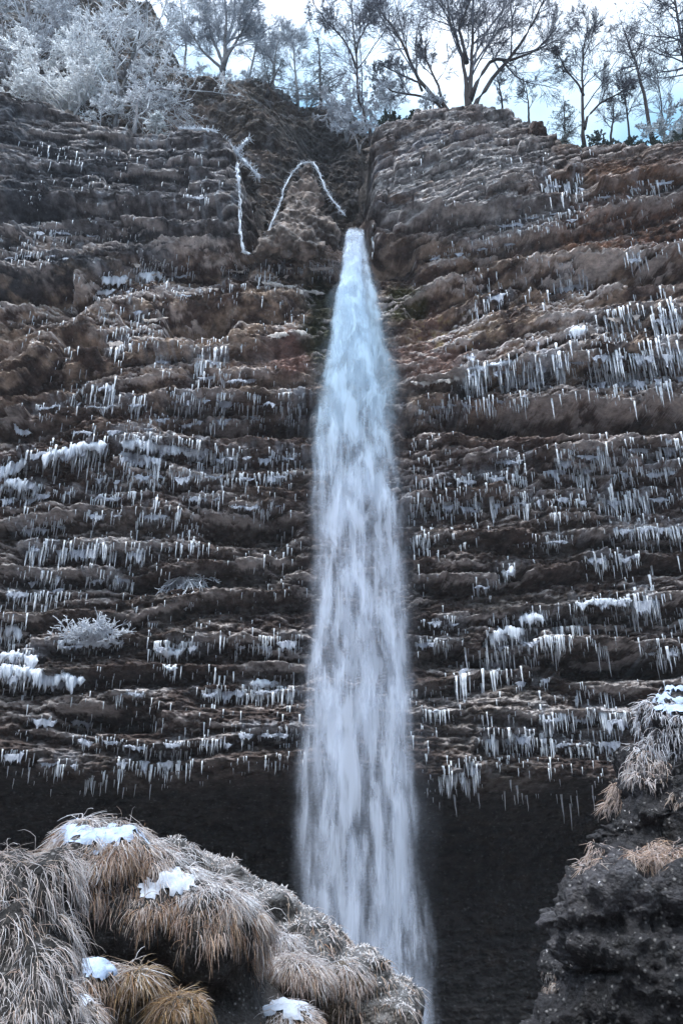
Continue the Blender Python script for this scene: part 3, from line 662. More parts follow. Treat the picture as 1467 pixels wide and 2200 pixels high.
# ------------------------------------------------------------------ trees
def along(P, t):
    n = P.shape[1]; f = t * (n - 1); i = np.clip(f.astype(int), 0, n - 2); g = (f - i)[:, None]
    a = np.arange(len(P)); p = P[a, i] * (1 - g) + P[a, i + 1] * g; d = nrm(P[a, i + 1] - P[a, i]); return p, d
def branch(rng, P, Rd, Ln, per, tr, ang, lf, up, wig, n, rf, taper=.25, cone=None, droop=0.0):
    N = len(P); idx = np.repeat(np.arange(N), per); K = len(idx)
    t = tr[0] + (tr[1] - tr[0]) * rng.random(K)
    p, d = along(P[idx], t)
    rp = Rd[idx, 0] + (Rd[idx, -1] - Rd[idx, 0]) * t
    perp = nrm(np.cross(d, rng.normal(0, 1, (K, 3))))
    a = np.radians(rng.normal(ang, 10, K))[:, None]
    dr = nrm(np.cos(a) * d + np.sin(a) * perp + np.array([0, 0, up]))
    shape = (1 - .55 * t) if cone is None else np.clip(cone(t), .05, 2)
    ln = Ln[idx] * lf * shape * (.65 + .7 * rng.random(K))
    Q = np.zeros((K, n, 3)); Q[:, 0] = p
    for k in range(1, n):
        dr = nrm(dr + rng.normal(0, wig, (K, 3)) + np.array([0, 0, up * .35 - droop]))
        Q[:, k] = Q[:, k - 1] + dr * (ln / (n - 1))[:, None]
    r0 = rp * rf * (.75 + .4 * rng.random(K)); RR = r0[:, None] * np.linspace(1, taper, n)[None]
    return Q, np.maximum(RR, .008), ln
def paint(verts, base, tip, amt, seed, k=None):
    a = fbm(verts[:, 0] * 2, verts[:, 1] * 2, verts[:, 2] * 2, oct=2, seed=seed)
    w_ = np.clip(amt * (1 + .8 * a), 0, 1)[:, None]
    return np.array(base)[None] * (1 - w_) + np.array(tip)[None] * w_
def tree(name, label, cat, stems, Y, r0, spec, trunk_col, twig_col, frost, frost_amt, seed, group=None, minr=.010):
    """stems: lists of photo pixels up each stem at depth Y (with an optional per-point depth offset)"""
    rng = np.random.default_rng(seed)
    base = at(stems[0][0][0], stems[0][0][1], Y)
    root = empty(name, tuple(base))
    tp, sp_, lp = [], [], []
    for s in stems:
        s = np.array([tuple(q) + (0,) * (3 - len(q)) for q in s], float)
        tt = np.linspace(0, len(s) - 1, 14)
        xx, yy, oo = (np.interp(tt, np.arange(len(s)), s[:, c_]) for c_ in range(3))
        P = at(xx, yy, Y + oo)
        ln = np.linalg.norm(np.diff(P, axis=0), axis=1).sum()
        P[1:-1] += rng.normal(0, .004 * ln, P[1:-1].shape) * .5
        P[0] -= np.array([0, .1, .9])
        tp.append(P); lp.append(ln); sp_.append(np.linspace(r0 * (ln / max(lp[0], .1)) ** .5, r0 * .22, 14))
    P, Rd, Ln = np.stack(tp), np.stack(sp_), np.array(lp)
    Rd[:, 0] *= 1.35
    v, f = tubes(P, Rd, 8)
    mesh_obj('trunk', v, f, M['bark'], root, col=paint(v, trunk_col, frost, frost_amt * .1, seed))
    parts = []; cur = (P, Rd, Ln)
    for sgm in spec:
        Q, RR, LL = branch(rng, *cur, **sgm); RR = np.maximum(RR, minr); parts.append(tubes(Q, RR, 3 if len(Q) > 300 else 5)); cur = (Q, RR, LL)
    v, f = merge(parts)
    mesh_obj('crown', v, f, M['bark'], root, col=paint(v, twig_col, frost, frost_amt, seed + 1))
    tag(root, label, cat, group); return root
def beech(a=11, b=8, c_=7, d=5, spread=45, lf=.55, up=.16):
    s = [dict(per=a, tr=(.25, .98), ang=spread, lf=lf, up=up, wig=.10, n=8, rf=.45),
         dict(per=b + 2, tr=(.15, 1), ang=38, lf=.52, up=.06, wig=.10, n=6, rf=.5),
         dict(per=c_ + 2, tr=(.1, 1), ang=34, lf=.62, up=.03, wig=.07, n=5, rf=.6)]
    if d: s.append(dict(per=d, tr=(.1, 1), ang=30, lf=.75, up=.02, wig=.06, n=3, rf=.8))
    return s
def spruce(a=70, b=14, c_=4, droop=.10, lf=.34):
    return [dict(per=a, tr=(.08, .99), ang=85, lf=lf, up=.0, wig=.07, n=6, rf=.3, cone=lambda t: 1.08 - t, droop=droop),
            dict(per=b, tr=(.1, 1), ang=55, lf=.36, up=-.03, wig=.12, n=4, rf=.6, droop=.05),
            dict(per=c_, tr=(.1, 1), ang=50, lf=.5, up=-.02, wig=.15, n=3, rf=.9)]
BK, TW, FR = (.040, .034, .036), (.080, .082, .105), (.68, .73, .82)
G1 = 'bare trees along the cliff top'
tree('beech_tree', 'large bare beech with several thick stems spreading on top of the right bluff', 'tree',
     [[(1003, 242), (1002, 180), (990, 110), (965, 40), (950, -60)], [(1006, 240), (1012, 150), (1015, 60), (1020, -90)], [(1010, 238), (1060, 165), (1110, 105), (1150, 40), (1175, -20)], [(1008, 200), (1055, 128), (1100, 128), (1150, 110), (1195, 60)], [(1000, 120), (985, 60), (1010, 0), (1030, -60)]],
     45.9, .20, beech(10, 7, 6, 4, 36, .5, .26), BK, TW, FR, .06, 1, G1)
tree('beech_tree', 'crooked bare beech leaning left from the bluff top beside the big beech', 'tree',
     [[(968, 238), (930, 205), (895, 165), (872, 110), (848, 62), (812, 20), (795, -40)], [(955, 236), (940, 180), (915, 130), (912, 100)], [(950, 225), (900, 205), (845, 198), (800, 165)], [(905, 180), (860, 160), (820, 140)]],
     46.6, .18, beech(9, 7, 6, 4, 38, .5, .22), (.05, .04, .037), TW, FR, .06, 2, G1)
tree('beech_tree', 'slim bare tree with a kinked trunk rising beside the ravine left of the bluff', 'tree',
     [[(797, 305), (786, 255), (770, 215), (764, 120), (757, 40), (754, -80)], [(764, 130), (735, 80), (700, 45), (672, 5)], [(765, 100), (790, 50), (810, 0)]],
     46.4, .14, beech(12, 7, 6, 3, 38, .42, .25), BK, TW, FR, .08, 3, G1)
tree('bare_tree', 'slender bare tree with ascending branches alone in the sky gap right of the bluff', 'tree',
     [[(1252, 308), (1251, 240), (1249, 180), (1252, 110), (1262, 50)], [(1251, 262), (1290, 220), (1330, 200), (1352, 180)], [(1249, 190), (1215, 150), (1195, 110)]],
     47.5, .15, beech(13, 7, 6, 3, 40, .4, .2), BK, TW, FR, .0, 4, G1)
tree('bare_tree', 'tall thin tree leaning left with a bare lower trunk near the right edge', 'tree',
     [[(1397, 290), (1385, 215), (1370, 150), (1352, 100), (1336, 55)]], 48.5, .17, [dict(per=34, tr=(.4, 1), ang=62, lf=.3, up=.1, wig=.14, n=6, rf=.4), dict(per=10, tr=(.15, 1), ang=45, lf=.45, up=.05, wig=.2, n=4, rf=.6), dict(per=5, tr=(.1, 1), ang=45, lf=.5, up=.05, wig=.2, n=3, rf=.8)], BK, TW, FR, .0, 5, G1)
tree('larch_tree', 'dense dark twiggy tree cut off by the right edge of the sky', 'tree',
     [[(1490, 290), (1476, 180), (1462, 80), (1448, -10), (1440, -70)]], 48.0, .20, [dict(per=60, tr=(.3, 1), ang=65, lf=.26, up=.08, wig=.12, n=6, rf=.4), dict(per=14, tr=(.15, 1), ang=45, lf=.45, up=.05, wig=.2, n=4, rf=.6), dict(per=6, tr=(.1, 1), ang=45, lf=.5, up=.05, wig=.2, n=3, rf=.8)], BK, TW, FR, .0, 6, G1)
for k, (x, y, x2, y2, lb) in enumerate([(1352, 300, 1330, 150, 'thin spindly bare tree just left of the leaning tall one'), (1310, 300, 1318, 205, 'short spindly tree low between the two right-hand sky gaps'), (1425, 300, 1408, 140, 'thin bare tree between the leaning tall tree and the right edge'),
     (1135, 265, 1128, 180, 'small faint bare tree on the far slope of the bluff'), (1080, 246, 1068, 170, 'small bushy bare tree just right of the big beech')]):
    tree('bare_tree', lb, 'tree', [[(x, y), ((x + x2) / 2 + 3, (y + y2) / 2), (x2, y2)]], 49.5 if k < 3 else 48, .10, beech(14, 7, 5, 0, 50, .42), BK, TW, FR, .15, 10 + k, G1)
tree('bare_tree', 'tall bare tree with a fan of fine upright twigs on the far ridge', 'tree',
     [[(478, 175), (484, 110), (486, 40), (482, -60)], [(482, 140), (455, 80), (440, 10)], [(483, 130), (520, 70), (545, 10)], [(480, 150), (435, 110), (405, 60)]],
     60.5, .26, beech(14, 8, 7, 4, 40, .5, .22), (.10, .095, .10), (.15, .16, .19), FR, .25, 20, 'trees on the far ridge')
for k, (st, lb) in enumerate([([[(395, 178), (400, 100), (390, 0), (380, -60)]], 'pale bare tree at the left end of the far ridge'), ([[(586, 190), (592, 120), (600, 70)], [(590, 140), (560, 95)]], 'low pale tree right of the fan-shaped tree'),
     ([[(640, 215), (634, 150), (628, 85)]], 'thin frosted tree beside the dark ridge conifer'), ([[(535, 170), (548, 110), (556, 60)]], 'small pale twiggy tree behind the fan-shaped tree'), ([[(835, 290), (838, 240), (842, 180)]], 'small pale tree behind the slim kinked tree')]):
    tree('bare_tree', lb, 'tree', st, 61, .14, beech(14, 8, 6, 3, 46, .5), (.12, .115, .12), (.20, .21, .24), FR, .35, 30 + k, 'trees on the far ridge')
tree('spruce_tree', 'dark ragged conifer on the far ridge right of the pale trees', 'tree', [[(690, 235), (688, 160), (684, 80)]], 60, .2, spruce(60, 14, 5, .08, .36), BK, (.035, .045, .042), FR, .22, 40, 'conifers')
tree('spruce_tree', 'low dark bushy conifer leaning over the ridge edge', 'tree', [[(575, 195), (590, 165), (608, 128)]], 59.5, .16, spruce(40, 14, 5, .12, .7), BK, (.035, .045, .042), FR, .22, 41, 'conifers')
tree('spruce_tree', 'small dark conifer beside the slender lone tree', 'tree', [[(1214, 305), (1212, 260), (1210, 205)]], 48, .09, spruce(50, 10, 4, .06, .34), BK, (.045, .055, .05), FR, .12, 42, 'conifers')
# frosted trees upper left
GF = 'frosted trees upper left'
fb = lambda a, b, c_, d, sp=55, lf=.6: [dict(per=a, tr=(.15, 1), ang=sp, lf=lf, up=.1, wig=.2, n=7, rf=.5), dict(per=b, tr=(.15, 1), ang=45, lf=.5, up=.05, wig=.14, n=5, rf=.6), dict(per=c_, tr=(.1, 1), ang=45, lf=.5, up=.0, wig=.16, n=4, rf=.8), dict(per=d, tr=(.1, 1), ang=45, lf=.55, up=-.02, wig=.16, n=3, rf=.9)]
tree('frosted_tree', 'brightest snow-white frosted bush at the edge of the upper left block', 'tree', [[(150, 268), (150, 200), (165, 110)], [(148, 265), (110, 190), (80, 110)], [(152, 265), (190, 190), (225, 120)], [(150, 260), (90, 220), (55, 190)]],
     47.0, .12, fb(10, 9, 8, 5), (.12, .12, .13), (.45, .48, .55), (.93, .95, .98), 1.6, 50, GF, .032)
tree('frosted_tree', 'frosted broad tree with a slanting dark trunk at the block edge', 'tree', [[(246, 275), (262, 200), (285, 120), (310, 40), (325, -50)], [(275, 150), (235, 90), (215, 20)], [(285, 120), (335, 70), (360, 0)]],
     47.3, .16, fb(12, 8, 6, 4), (.03, .028, .03), (.15, .155, .19), (.88, .92, .98), .66, 51, GF, .021)
tree('frosted_tree', 'frosted small tree on a pale upright trunk near the block corner', 'tree', [[(291, 275), (296, 215), (312, 150)], [(296, 205), (335, 160), (365, 130)], [(296, 205), (345, 190), (372, 195)]],
     46.8, .15, fb(9, 8, 6, 4, 60), (.20, .19, .20), (.2, .21, .24), (.88, .91, .97), .85, 52, GF, .022)
tree('frosted_tree', 'drooping frosted tree in the far upper left corner', 'tree', [[(40, 235), (45, 150), (60, 60), (70, -60)], [(42, 180), (15, 100), (0, 20)], [(50, 120), (95, 60), (120, 0)]],
     48.2, .2, fb(14, 8, 6, 3, 70), (.06, .055, .06), (.12, .125, .145), (.84, .88, .96), .5, 53, GF, .021)
tree('frosted_tree', 'tall grey frosted tree rising behind the bright white bush', 'tree', [[(115, 240), (120, 120), (125, 0), (128, -80)]],
     54, .2, fb(22, 8, 6, 3, 60, .35), (.06, .06, .065), (.12, .125, .145), (.80, .85, .94), .36, 54, GF, .024)
tree('frosted_tree', 'low frosted sapling between the white bush and slanting trunk', 'tree', [[(215, 280), (218, 245), (220, 205)]], 46.8, .06, fb(14, 9, 7, 4, 60, .7), (.2, .2, .22), (.4, .42, .46), (.8, .84, .9), .7, 55, GF, .02)
tree('spruce_tree', 'tiny snow-laden spruce at the corner of the upper left block', 'tree', [[(338, 284), (338, 262), (338, 236)]], 44.9, .06, spruce(46, 12, 4, .14, .5), (.2, .2, .2), (.16, .19, .19), (.85, .89, .93), .75, 56, 'conifers', .03)
tree('frosted_tree', 'hoary frosted bush at the ravine edge below the slim kinked tree', 'tree', [[(745, 292), (748, 245), (752, 190)], [(745, 290), (715, 250), (700, 215)], [(746, 290), (790, 250), (815, 205)]], 47.2, .09, fb(10, 8, 7, 4), (.15, .15, .16), (.24, .25, .28), (.68, .73, .82), .5, 57, GF, .022)
tree('frosted_tree', 'sparse frosted shrub hanging in the ravine left of the kinked tree', 'tree', [[(770, 310), (750, 270), (725, 235)], [(772, 315), (790, 290), (800, 262)]], 46.6, .06, fb(12, 8, 6, 4), (.15, .15, .16), (.26, .27, .30), (.68, .73, .82), .55, 58, GF, .02)
tree('frosted_tree', 'frosted shrub on the slope at the right end of the cliff top', 'tree', [[(1420, 345), (1425, 290), (1435, 235)], [(1420, 342), (1455, 300), (1475, 250)]], 47.2, .08, fb(12, 8, 7, 4), (.1, .1, .1), (.16, .18, .19), (.66, .72, .80), .45, 59, GF, .022)
# evergreen scrub along the right edge
for k, (x, y, x2, y2, lb) in enumerate([(1190, 362, 1195, 305, 'grey-green evergreen shrub at the right shoulder of the bluff'), (1290, 358, 1285, 300, 'dark green shrub below the slender lone tree'), (1345, 358, 1350, 300, 'dark green shrub in the middle of the scrub on the right slope'),
      (1400, 358, 1398, 312, 'dark green low shrub in front of the frosted shrub'), (1455, 352, 1462, 300, 'dark green shrub at the right edge under the frosted shrub'), (860, 290, 862, 262, 'low dark shrub on the left shoulder of the bluff')]):
    tree('evergreen_shrub', lb, 'shrub', [[(x, y), ((x + x2) / 2, (y + y2) / 2), (x2, y2)], [(x, y), (x - 18, y - 22), (x - 34, y - 34)], [(x, y), (x + 18, y - 20), (x + 34, y - 30)]], 45.3, .06,
         fb(16, 10, 9, 6, 70, .6), (.06, .06, .05), (.030, .046, .034) if k else (.10, .12, .11), (.5, .55, .58), .05 if k else .2, 70 + k, 'evergreen scrub', .022)
for k, (x, y, w_, lb) in enumerate([(430, 185, 40, 'pale frosted thicket on the far ridge below the fan-shaped tree'), (530, 182, 45, 'pale frosted thicket left of the leaning dark conifer'), (660, 225, 35, 'pale frosted thicket under the dark ridge conifer'), (930, 240, 22, 'grey twig thicket between the stems of the leaning beech')]):
    tree('frosted_shrub', lb, 'shrub', [[(x, y), (x, y - 18), (x + 4, y - 38)], [(x - w_ * .5, y + 2), (x - w_ * .7, y - 16), (x - w_, y - 26)], [(x + w_ * .5, y + 2), (x + w_ * .7, y - 16), (x + w_, y - 24)]], 60 if k < 3 else 46.5, .06, fb(12, 8, 7, 4), (.12, .12, .13), (.24, .25, .28), (.62, .68, .78), .45, 80 + k, 'frosted thickets')

# ------------------------------------------------------------------ frost and snow on the cliff
def frosted_line(name, label, cat, pts, r, Y=None, spikes=60, spl=.3, seed=0, group=None, mat='snow', tone=(.66, .71, .79)):
    rng = np.random.default_rng(seed)
    s = np.array(pts, float); n = max(10, int(np.hypot(*np.diff(s, axis=0).T).sum() / 5))
    t = np.linspace(0, len(s) - 1, n); xx = np.interp(t, np.arange(len(s)), s[:, 0]); yy = np.interp(t, np.arange(len(s)), s[:, 1])
    if Y is None: P = np.array([rock(a, b)[0] - np.array([0, .12, 0]) for a, b in zip(xx, yy)])
    else: P = at(xx, yy, np.interp(t, np.arange(len(s)), Y) if hasattr(Y, '__len__') else Y)
    if Y is None:
        d = np.array([np.median(P[max(0, i - 3):i + 4, 1]) for i in range(n)]); P = at(xx, yy, d)
    parts = []
    for q in range(3):                                     # three broken, lumpy strands
        Pq = P + rng.normal(0, r * .3, P.shape) + r * 1.3 * np.stack([noise(np.arange(n) * .45, np.arange(n) * 0 + q + seed, seed=k_) for k_ in (1, 2, 3)], -1) + rng.normal(0, r * .5, (1, 3))
        rad = r * (.25 + .6 * np.clip(.5 + .8 * fbm(np.arange(n) * .6, np.arange(n) * 0 + q + seed, seed=7), 0, 1.3)) * np.clip(.75 + .6 * fbm(np.arange(n) * .35, np.arange(n) * 0 + q, seed=seed * 5 + q), .15, 1.3)
        rad[0] = rad[-1] = r * .08
        parts.append(tubes(Pq[None], rad[None], 6))
    if spikes:
        spikes = int(spikes * 1.6)
        i = rng.integers(0, n, spikes); d = nrm(rng.normal(0, 1, (spikes, 3)) + np.array([0, -.3, -.35])); l = spl * (.25 + rng.random(spikes))
        Q = P[i][:, None, :] + d[:, None, :] * (np.linspace(0, 1, 4)[None, :, None] * l[:, None, None]) + rng.normal(0, .03, (spikes, 4, 3))
        parts.append(tubes(Q, np.tile(np.linspace(r * .28, r * .10, 4)[None], (spikes, 1)), 4))
    v, f = merge(parts)
    o = mesh_obj(name, v, f, M[mat], col=np.tile(np.array([tone]), (len(v), 1)))
    return tag(o, label, cat, group)
frosted_line('frosted_branch', 'white frosted branch arching over the corner of the upper left block', 'branch', [(385, 276), (430, 276), (465, 285), (490, 305), (508, 330)], .085, 43.2, 180, .4, 1)
frosted_line('frosted_branch', 'forked frosty branch sticking out beside the block corner', 'branch', [(505, 330), (518, 315), (535, 296)], .09, 43.4, 50, .45, 2)
frosted_line('frosted_branch', 'drooping frosty branch with side twigs below the forked one', 'branch', [(510, 330), (525, 345), (545, 365), (556, 380)], .09, 43.4, 80, .5, 3)
frosted_line('ice_streak', 'narrow ice streak running down the block edge', 'ice', [(508, 350), (510, 380), (512, 430), (516, 490), (520, 540), (532, 545)], .08, 41.6, 60, .3, 4)
frosted_line('frosted_root', 'frosted line down the left edge of the pointed spur', 'root', [(576, 502), (588, 470), (604, 432), (608, 408), (628, 372), (648, 350)], .045, [41.5, 41.5, 41.7, 41.8, 42.1, 42.3], 120, .32, 5)
frosted_line('frosted_root', 'frosted line over the tip and down the right edge of the pointed spur', 'root', [(648, 350), (672, 350), (688, 375), (698, 405), (718, 435), (740, 462)], .045, [42.3, 42.3, 42.1, 41.9, 41.8, 41.9], 140, .32, 6)
def ice_sheet(name, label, cat, pts, r, drop, seed, group, tone):
    """ice frozen over a ledge: a rounded lip and a fringe of fused drips"""
    rng = np.random.default_rng(seed)
    s_ = np.array(pts, float); n = max(12, int(np.hypot(*np.diff(s_, axis=0).T).sum() / 1.6))
    t = np.linspace(0, len(s_) - 1, n); xx = np.interp(t, np.arange(len(s_)), s_[:, 0]); yy = np.interp(t, np.arange(len(s_)), s_[:, 1]) + 3 * noise(np.arange(n) * .12, np.arange(n) * 0 + seed)
    P = np.array([lip(a, b, 16) for a, b in zip(xx, yy)]); d = np.array([np.median(P[max(0, i - 9):i + 10, 1]) for i in range(n)]); P = at(xx, yy, d - .10)
    a_ = np.arange(n); e = sstep(0, 5, a_) * sstep(n - 1, n - 6, a_)
    th = r * e * (.5 + .5 * sstep(-.6, .5, noise(a_ * .16, a_ * 0 + seed, seed=3)) + .3 * noise(a_ * .5, a_ * 0 + seed, seed=4))
    ln = drop * e * (.25 + .55 * np.clip(.4 + noise(a_ * .12, a_ * 0 + seed, seed=5), 0, 1) + .75 * np.clip(noise(a_ * .75, a_ * 0 + seed, seed=6), 0, 1) ** 1.3)
    prof = [(.9, .05, 0), (.45, .75, 0), (-.2, 1.0, 0), (-.85, .55, 0), (-1.05, -.2, .05), (-.95, -.4, .35), (-.7, -.4, .7), (-.35, -.4, 1.0), (.1, -.3, .8), (.6, -.3, .2)]
    V_ = np.stack([np.stack([P[:, 0] + rng.normal(0, .012, n), P[:, 1] + th * py_ , P[:, 2] + th * pz_ - ln * pl_], -1) for py_, pz_, pl_ in prof])
    V_ = V_ + rng.normal(0, .018, V_.shape) * e[None, :, None]
    k_ = len(prof); idx = np.arange(k_ * n).reshape(k_, n); nx = np.roll(idx, -1, 0)
    F_ = np.stack([idx[:, :-1], idx[:, 1:], nx[:, 1:], nx[:, :-1]], -1).reshape(-1, 4)
    o = mesh_obj(name, V_.reshape(-1, 3), F_, M['snow'], col=np.tile(np.array([tone]), (k_ * n, 1)))
    return tag(o, label, cat, group)
GI = 'white ice sheets on the cliff ledges'
for ri, (x0, y0, x1, y1, ln, n, wgt) in enumerate(ROWS):           # fused crusts the icicles grow from
    if wgt < .5 or x1 - x0 < 20: continue
    rr_ = np.random.default_rng(900 + ri); x = x0 + rr_.random() * 12
    while x < x1 - 10:
        w_ = min(18 + 50 * rr_.random(), x1 - x); f0, f1 = (x - x0) / (x1 - x0), (x + w_ - x0) / (x1 - x0)
        if not (640 < x + w_ and x < 885 and y0 > 590):
            g_, lb_ = zone(x, y0)[:2]; tan = 560 < y0 < 765
            dj = rr_.normal(0, 3)
            ice_sheet('ice_crust', 'fused ice crust among ' + g_ + (', left' if x < 735 else ', right') + ' of water', 'ice', [(x, y0 + (y1 - y0) * f0 + dj), (x + w_, y0 + (y1 - y0) * f1 + dj)],
                      .022 + .03 * rr_.random(), ln * .011 * (.4 + rr_.random()), 2000 + ri * 7 + int(x), 'ice crusts among the ' + g_, (.50, .44, .41) if tan and rr_.random() < .65 else (.42, .45, .53))
        x += w_ + 6 + 30 * rr_.random() * (1.3 - wgt * .6)
for k, (pts, r, lb) in enumerate([
     ([(258, 952), (300, 950), (350, 960), (400, 966), (450, 970)], .17, 'long white ice shelf halfway up, left of the water, with an icicle fringe'),
     ([(90, 985), (130, 972), (170, 960), (232, 956)], .20, 'sloping white ice sheet just left of the long ice shelf'),
     ([(255, 975), (300, 982), (350, 988)], .13, 'short ice shelf directly under the long ice shelf'),
     ([(0, 1010), (25, 1004), (60, 994)], .2, 'white ice bulge at the left edge below the sloping ice sheet'),
     ([(30, 912), (45, 925), (70, 932)], .12, 'small ragged ice patch above the sloping ice sheet at left edge'),
     ([(0, 1040), (40, 1036), (85, 1046)], .17, 'icy ledge at the left edge below the white ice bulge'),
     ([(10, 1350), (32, 1350), (50, 1362)], .18, 'lumpy ice cap at the left edge above the snowy ledges'),
     ([(0, 1405), (40, 1406), (84, 1420)], .16, 'upper of two snowy ledges low at the left edge'),
     ([(0, 1436), (40, 1436), (80, 1448), (130, 1452), (185, 1462)], .18, 'long snowy ledge low at the left edge, the lower of two'),
     ([(125, 1380), (170, 1376), (262, 1380)], .09, 'thin snowy ledge under the icy bush on the wall'),
     ([(330, 1396), (368, 1402), (400, 1396)], .14, 'small white ice cap right of the icy bush'),
     ([(354, 1434), (382, 1434)], .12, 'tiny ice cap just below the small white one'),
     ([(536, 1467), (570, 1464), (600, 1468)], .11, 'small flat snow strip near the lower left side of the water'),
     ([(570, 722), (600, 720), (630, 712), (662, 716)], .08, 'thin white ice line on a ledge beside the upper water'),
     ([(1000, 792), (1060, 784), (1100, 776)], .10, 'ice rim at the left end of the big icicle curtain'),
     ([(1222, 712), (1262, 706)], .22, 'fat white ice boss above the big icicle curtain'),
     ([(880, 822), (940, 818), (990, 808)], .08, 'thin ice line right of the water above the dark hollow'),
     ([(216, 600), (278, 598)], .14, 'white ice cap on the tan ledges below the grey block'),
     ([(296, 592), (352, 588)], .13, 'white ice cap just right of the other on the tan ledges'),
     ([(206, 627), (250, 625)], .12, 'ice cap on the next tan ledge down'),
     ([(560, 604), (620, 618), (700, 632)], .07, 'ragged ice line on the tan ledges close to the water'),
     ([(1075, 1226), (1106, 1226)], .2, 'white ice knob alone on the lower wall right of the water'),
     ([(1112, 1330), (1140, 1324), (1172, 1334)], .15, 'rounded ice hood on the lower wall right of the water'),
     ([(1054, 1360), (1090, 1352), (1130, 1352)], .14, 'ice hood below and left of the rounded one'),
     ([(1236, 1298), (1300, 1290), (1358, 1290)], .09, 'ice rim along a ledge far right on the lower wall')]):
    ice_sheet('ice_shelf', lb, 'ice', pts, r * 1.3, .55 if r > .12 else .28, 100 + k, GI, (.66, .71, .80) if k not in (13, 16, 20) else (.52, .48, .46))
def icy_bush(label, cx, cy, w_, h_, n, seed, down=False):
    rng = np.random.default_rng(seed)
    b = rock(cx, cy)[0] - np.array([0, .55, 0]); sc_ = np.linalg.norm(b - CAM) / FPX
    d = nrm(np.stack([rng.normal(0, .75, n), rng.normal(-.25, .35, n), np.abs(rng.normal(.8, .35, n)) * (-1 if down else 1)], -1))
    l = h_ * sc_ * (.4 + .7 * rng.random(n)); st = b + np.stack([rng.normal(0, w_ * .3 * sc_, n), rng.normal(0, .1, n), rng.normal(0, .12, n)], -1)
    Q = st[:, None] + d[:, None] * (np.linspace(0, 1, 6)[None, :, None] * l[:, None, None]); Q[:, 1:] += np.cumsum(rng.normal(0, .04, (n, 5, 3)), 1); Q[:, :, 2] -= .25 * (np.linspace(0, 1, 6) ** 2)[None] * l[:, None]
    ln = l; q2 = branch(rng, Q, np.tile(np.linspace(.035, .02, 6)[None], (n, 1)), ln, 6, (.25, 1), 45, .45, 0, .3, 4, .7)
    v, f = merge([tubes(Q, np.tile(np.linspace(.035, .02, 6)[None], (n, 1)), 4), tubes(q2[0], np.maximum(q2[1], .018), 3)])
    tag(mesh_obj('icy_bush', v, f, M['thin_ice']), label, 'bush')
icy_bush('spiky frozen bush coated in clear ice on a low ledge left of the water', 205, 1382, 90, 58, 90, 1)
icy_bush('frozen twigs hanging straight down from the dark middle wall', 405, 1255, 60, 60, 60, 2, True)

# ------------------------------------------------------------------ foreground boulders, grass and snow
def sample(V, F, N, n, rng, wfun):
    a, b, c_, d = (V[F[:, k]] for k in range(4))
    ar = np.linalg.norm(np.cross(c_ - a, d - b), axis=1) * .5
    ctr = (a + b + c_ + d) / 4; nn = nrm(N[F].mean(1))
    w_ = ar * np.clip(wfun(ctr, nn), 0, None)
    if w_.sum() <= 0: return None
    i = rng.choice(len(F), n, p=w_ / w_.sum()); u, v_ = rng.random((2, n, 1))
    p = (a[i] * (1 - u) + b[i] * u) * (1 - v_) + (d[i] * (1 - u) + c_[i] * u) * v_
    return p, nn[i]
def blades(p, nn, rng, ln, grav, r0, n=7, jit=.45, upb=.35, wig=.12):
    K = len(p); fq = 2.2 / ln
    cl_ = np.stack([noise(p[:, 0] * fq, p[:, 1] * fq, p[:, 2] * fq, seed=q) for q in (301, 302, 303)], -1)      # tufts lean their own way
    d = nrm(nn + rng.normal(0, jit, (K, 3)) + cl_ * 1.2 + np.array([0, 0, upb]))
    l = ln * (.35 + .8 * rng.random(K)) * (1 + .45 * noise(p[:, 0] * fq * .8, p[:, 1] * fq * .8, p[:, 2] * fq * .8, seed=304))
    Q = np.zeros((K, n, 3)); Q[:, 0] = p - nn * .01
    g = grav * (.6 + .8 * rng.random(K))[:, None]
    for k in range(1, n):
        d = nrm(d + np.array([0, 0, -1.]) * g + rng.normal(0, wig, (K, 3)))
        # keep blades lying on the rock rather than inside it
        into = np.minimum((d * nn).sum(1), 0)[:, None]; d = nrm(d - nn * into * .85)
        Q[:, k] = Q[:, k - 1] + d * (l / (n - 1))[:, None]
    rad = r0 * (.6 + .8 * rng.random(K))[:, None] * np.linspace(1, .35, n)[None]
    return Q, rad
STRAW = np.array([[.30, .205, .135], [.22, .15, .105], [.40, .30, .21], [.26, .165, .115], [.34, .27, .19], [.16, .11, .08]])
def grass_mesh(name, Q, rad, rng, frost_amt, nn=None, straw=STRAW, frost=(.72, .74, .80)):
    K, n, _ = Q.shape
    base = straw[rng.integers(0, len(straw), K)] * np.array([1.10, .95, .85]) * (.75 + .5 * rng.random((K, 1)))
    fa = np.clip(frost_amt + rng.normal(0, .22, K), 0, 1) if np.isscalar(frost_amt) else np.clip(frost_amt + rng.normal(0, .18, K), 0, 1)
    v, f = tubes(Q, rad * (1 + .6 * fa[:, None]), 3)
    along_ = np.linspace(.75, 1.1, n)[None, :] * fa[:, None]
    w_ = np.clip(along_, 0, 1)[..., None]
    c_ = base[:, None] * (1 - w_) + np.array(frost) * w_
    c_ = np.repeat(c_[:, :, None], 3, 2).reshape(-1, 3)
    return mesh_obj(name, v, f, M['grass'], col=c_)
def pblob(ctr, cx, cy, rx, ry):
    a, b, _ = proj(ctr); return np.hypot((a - cx) / rx, (b - cy) / ry)
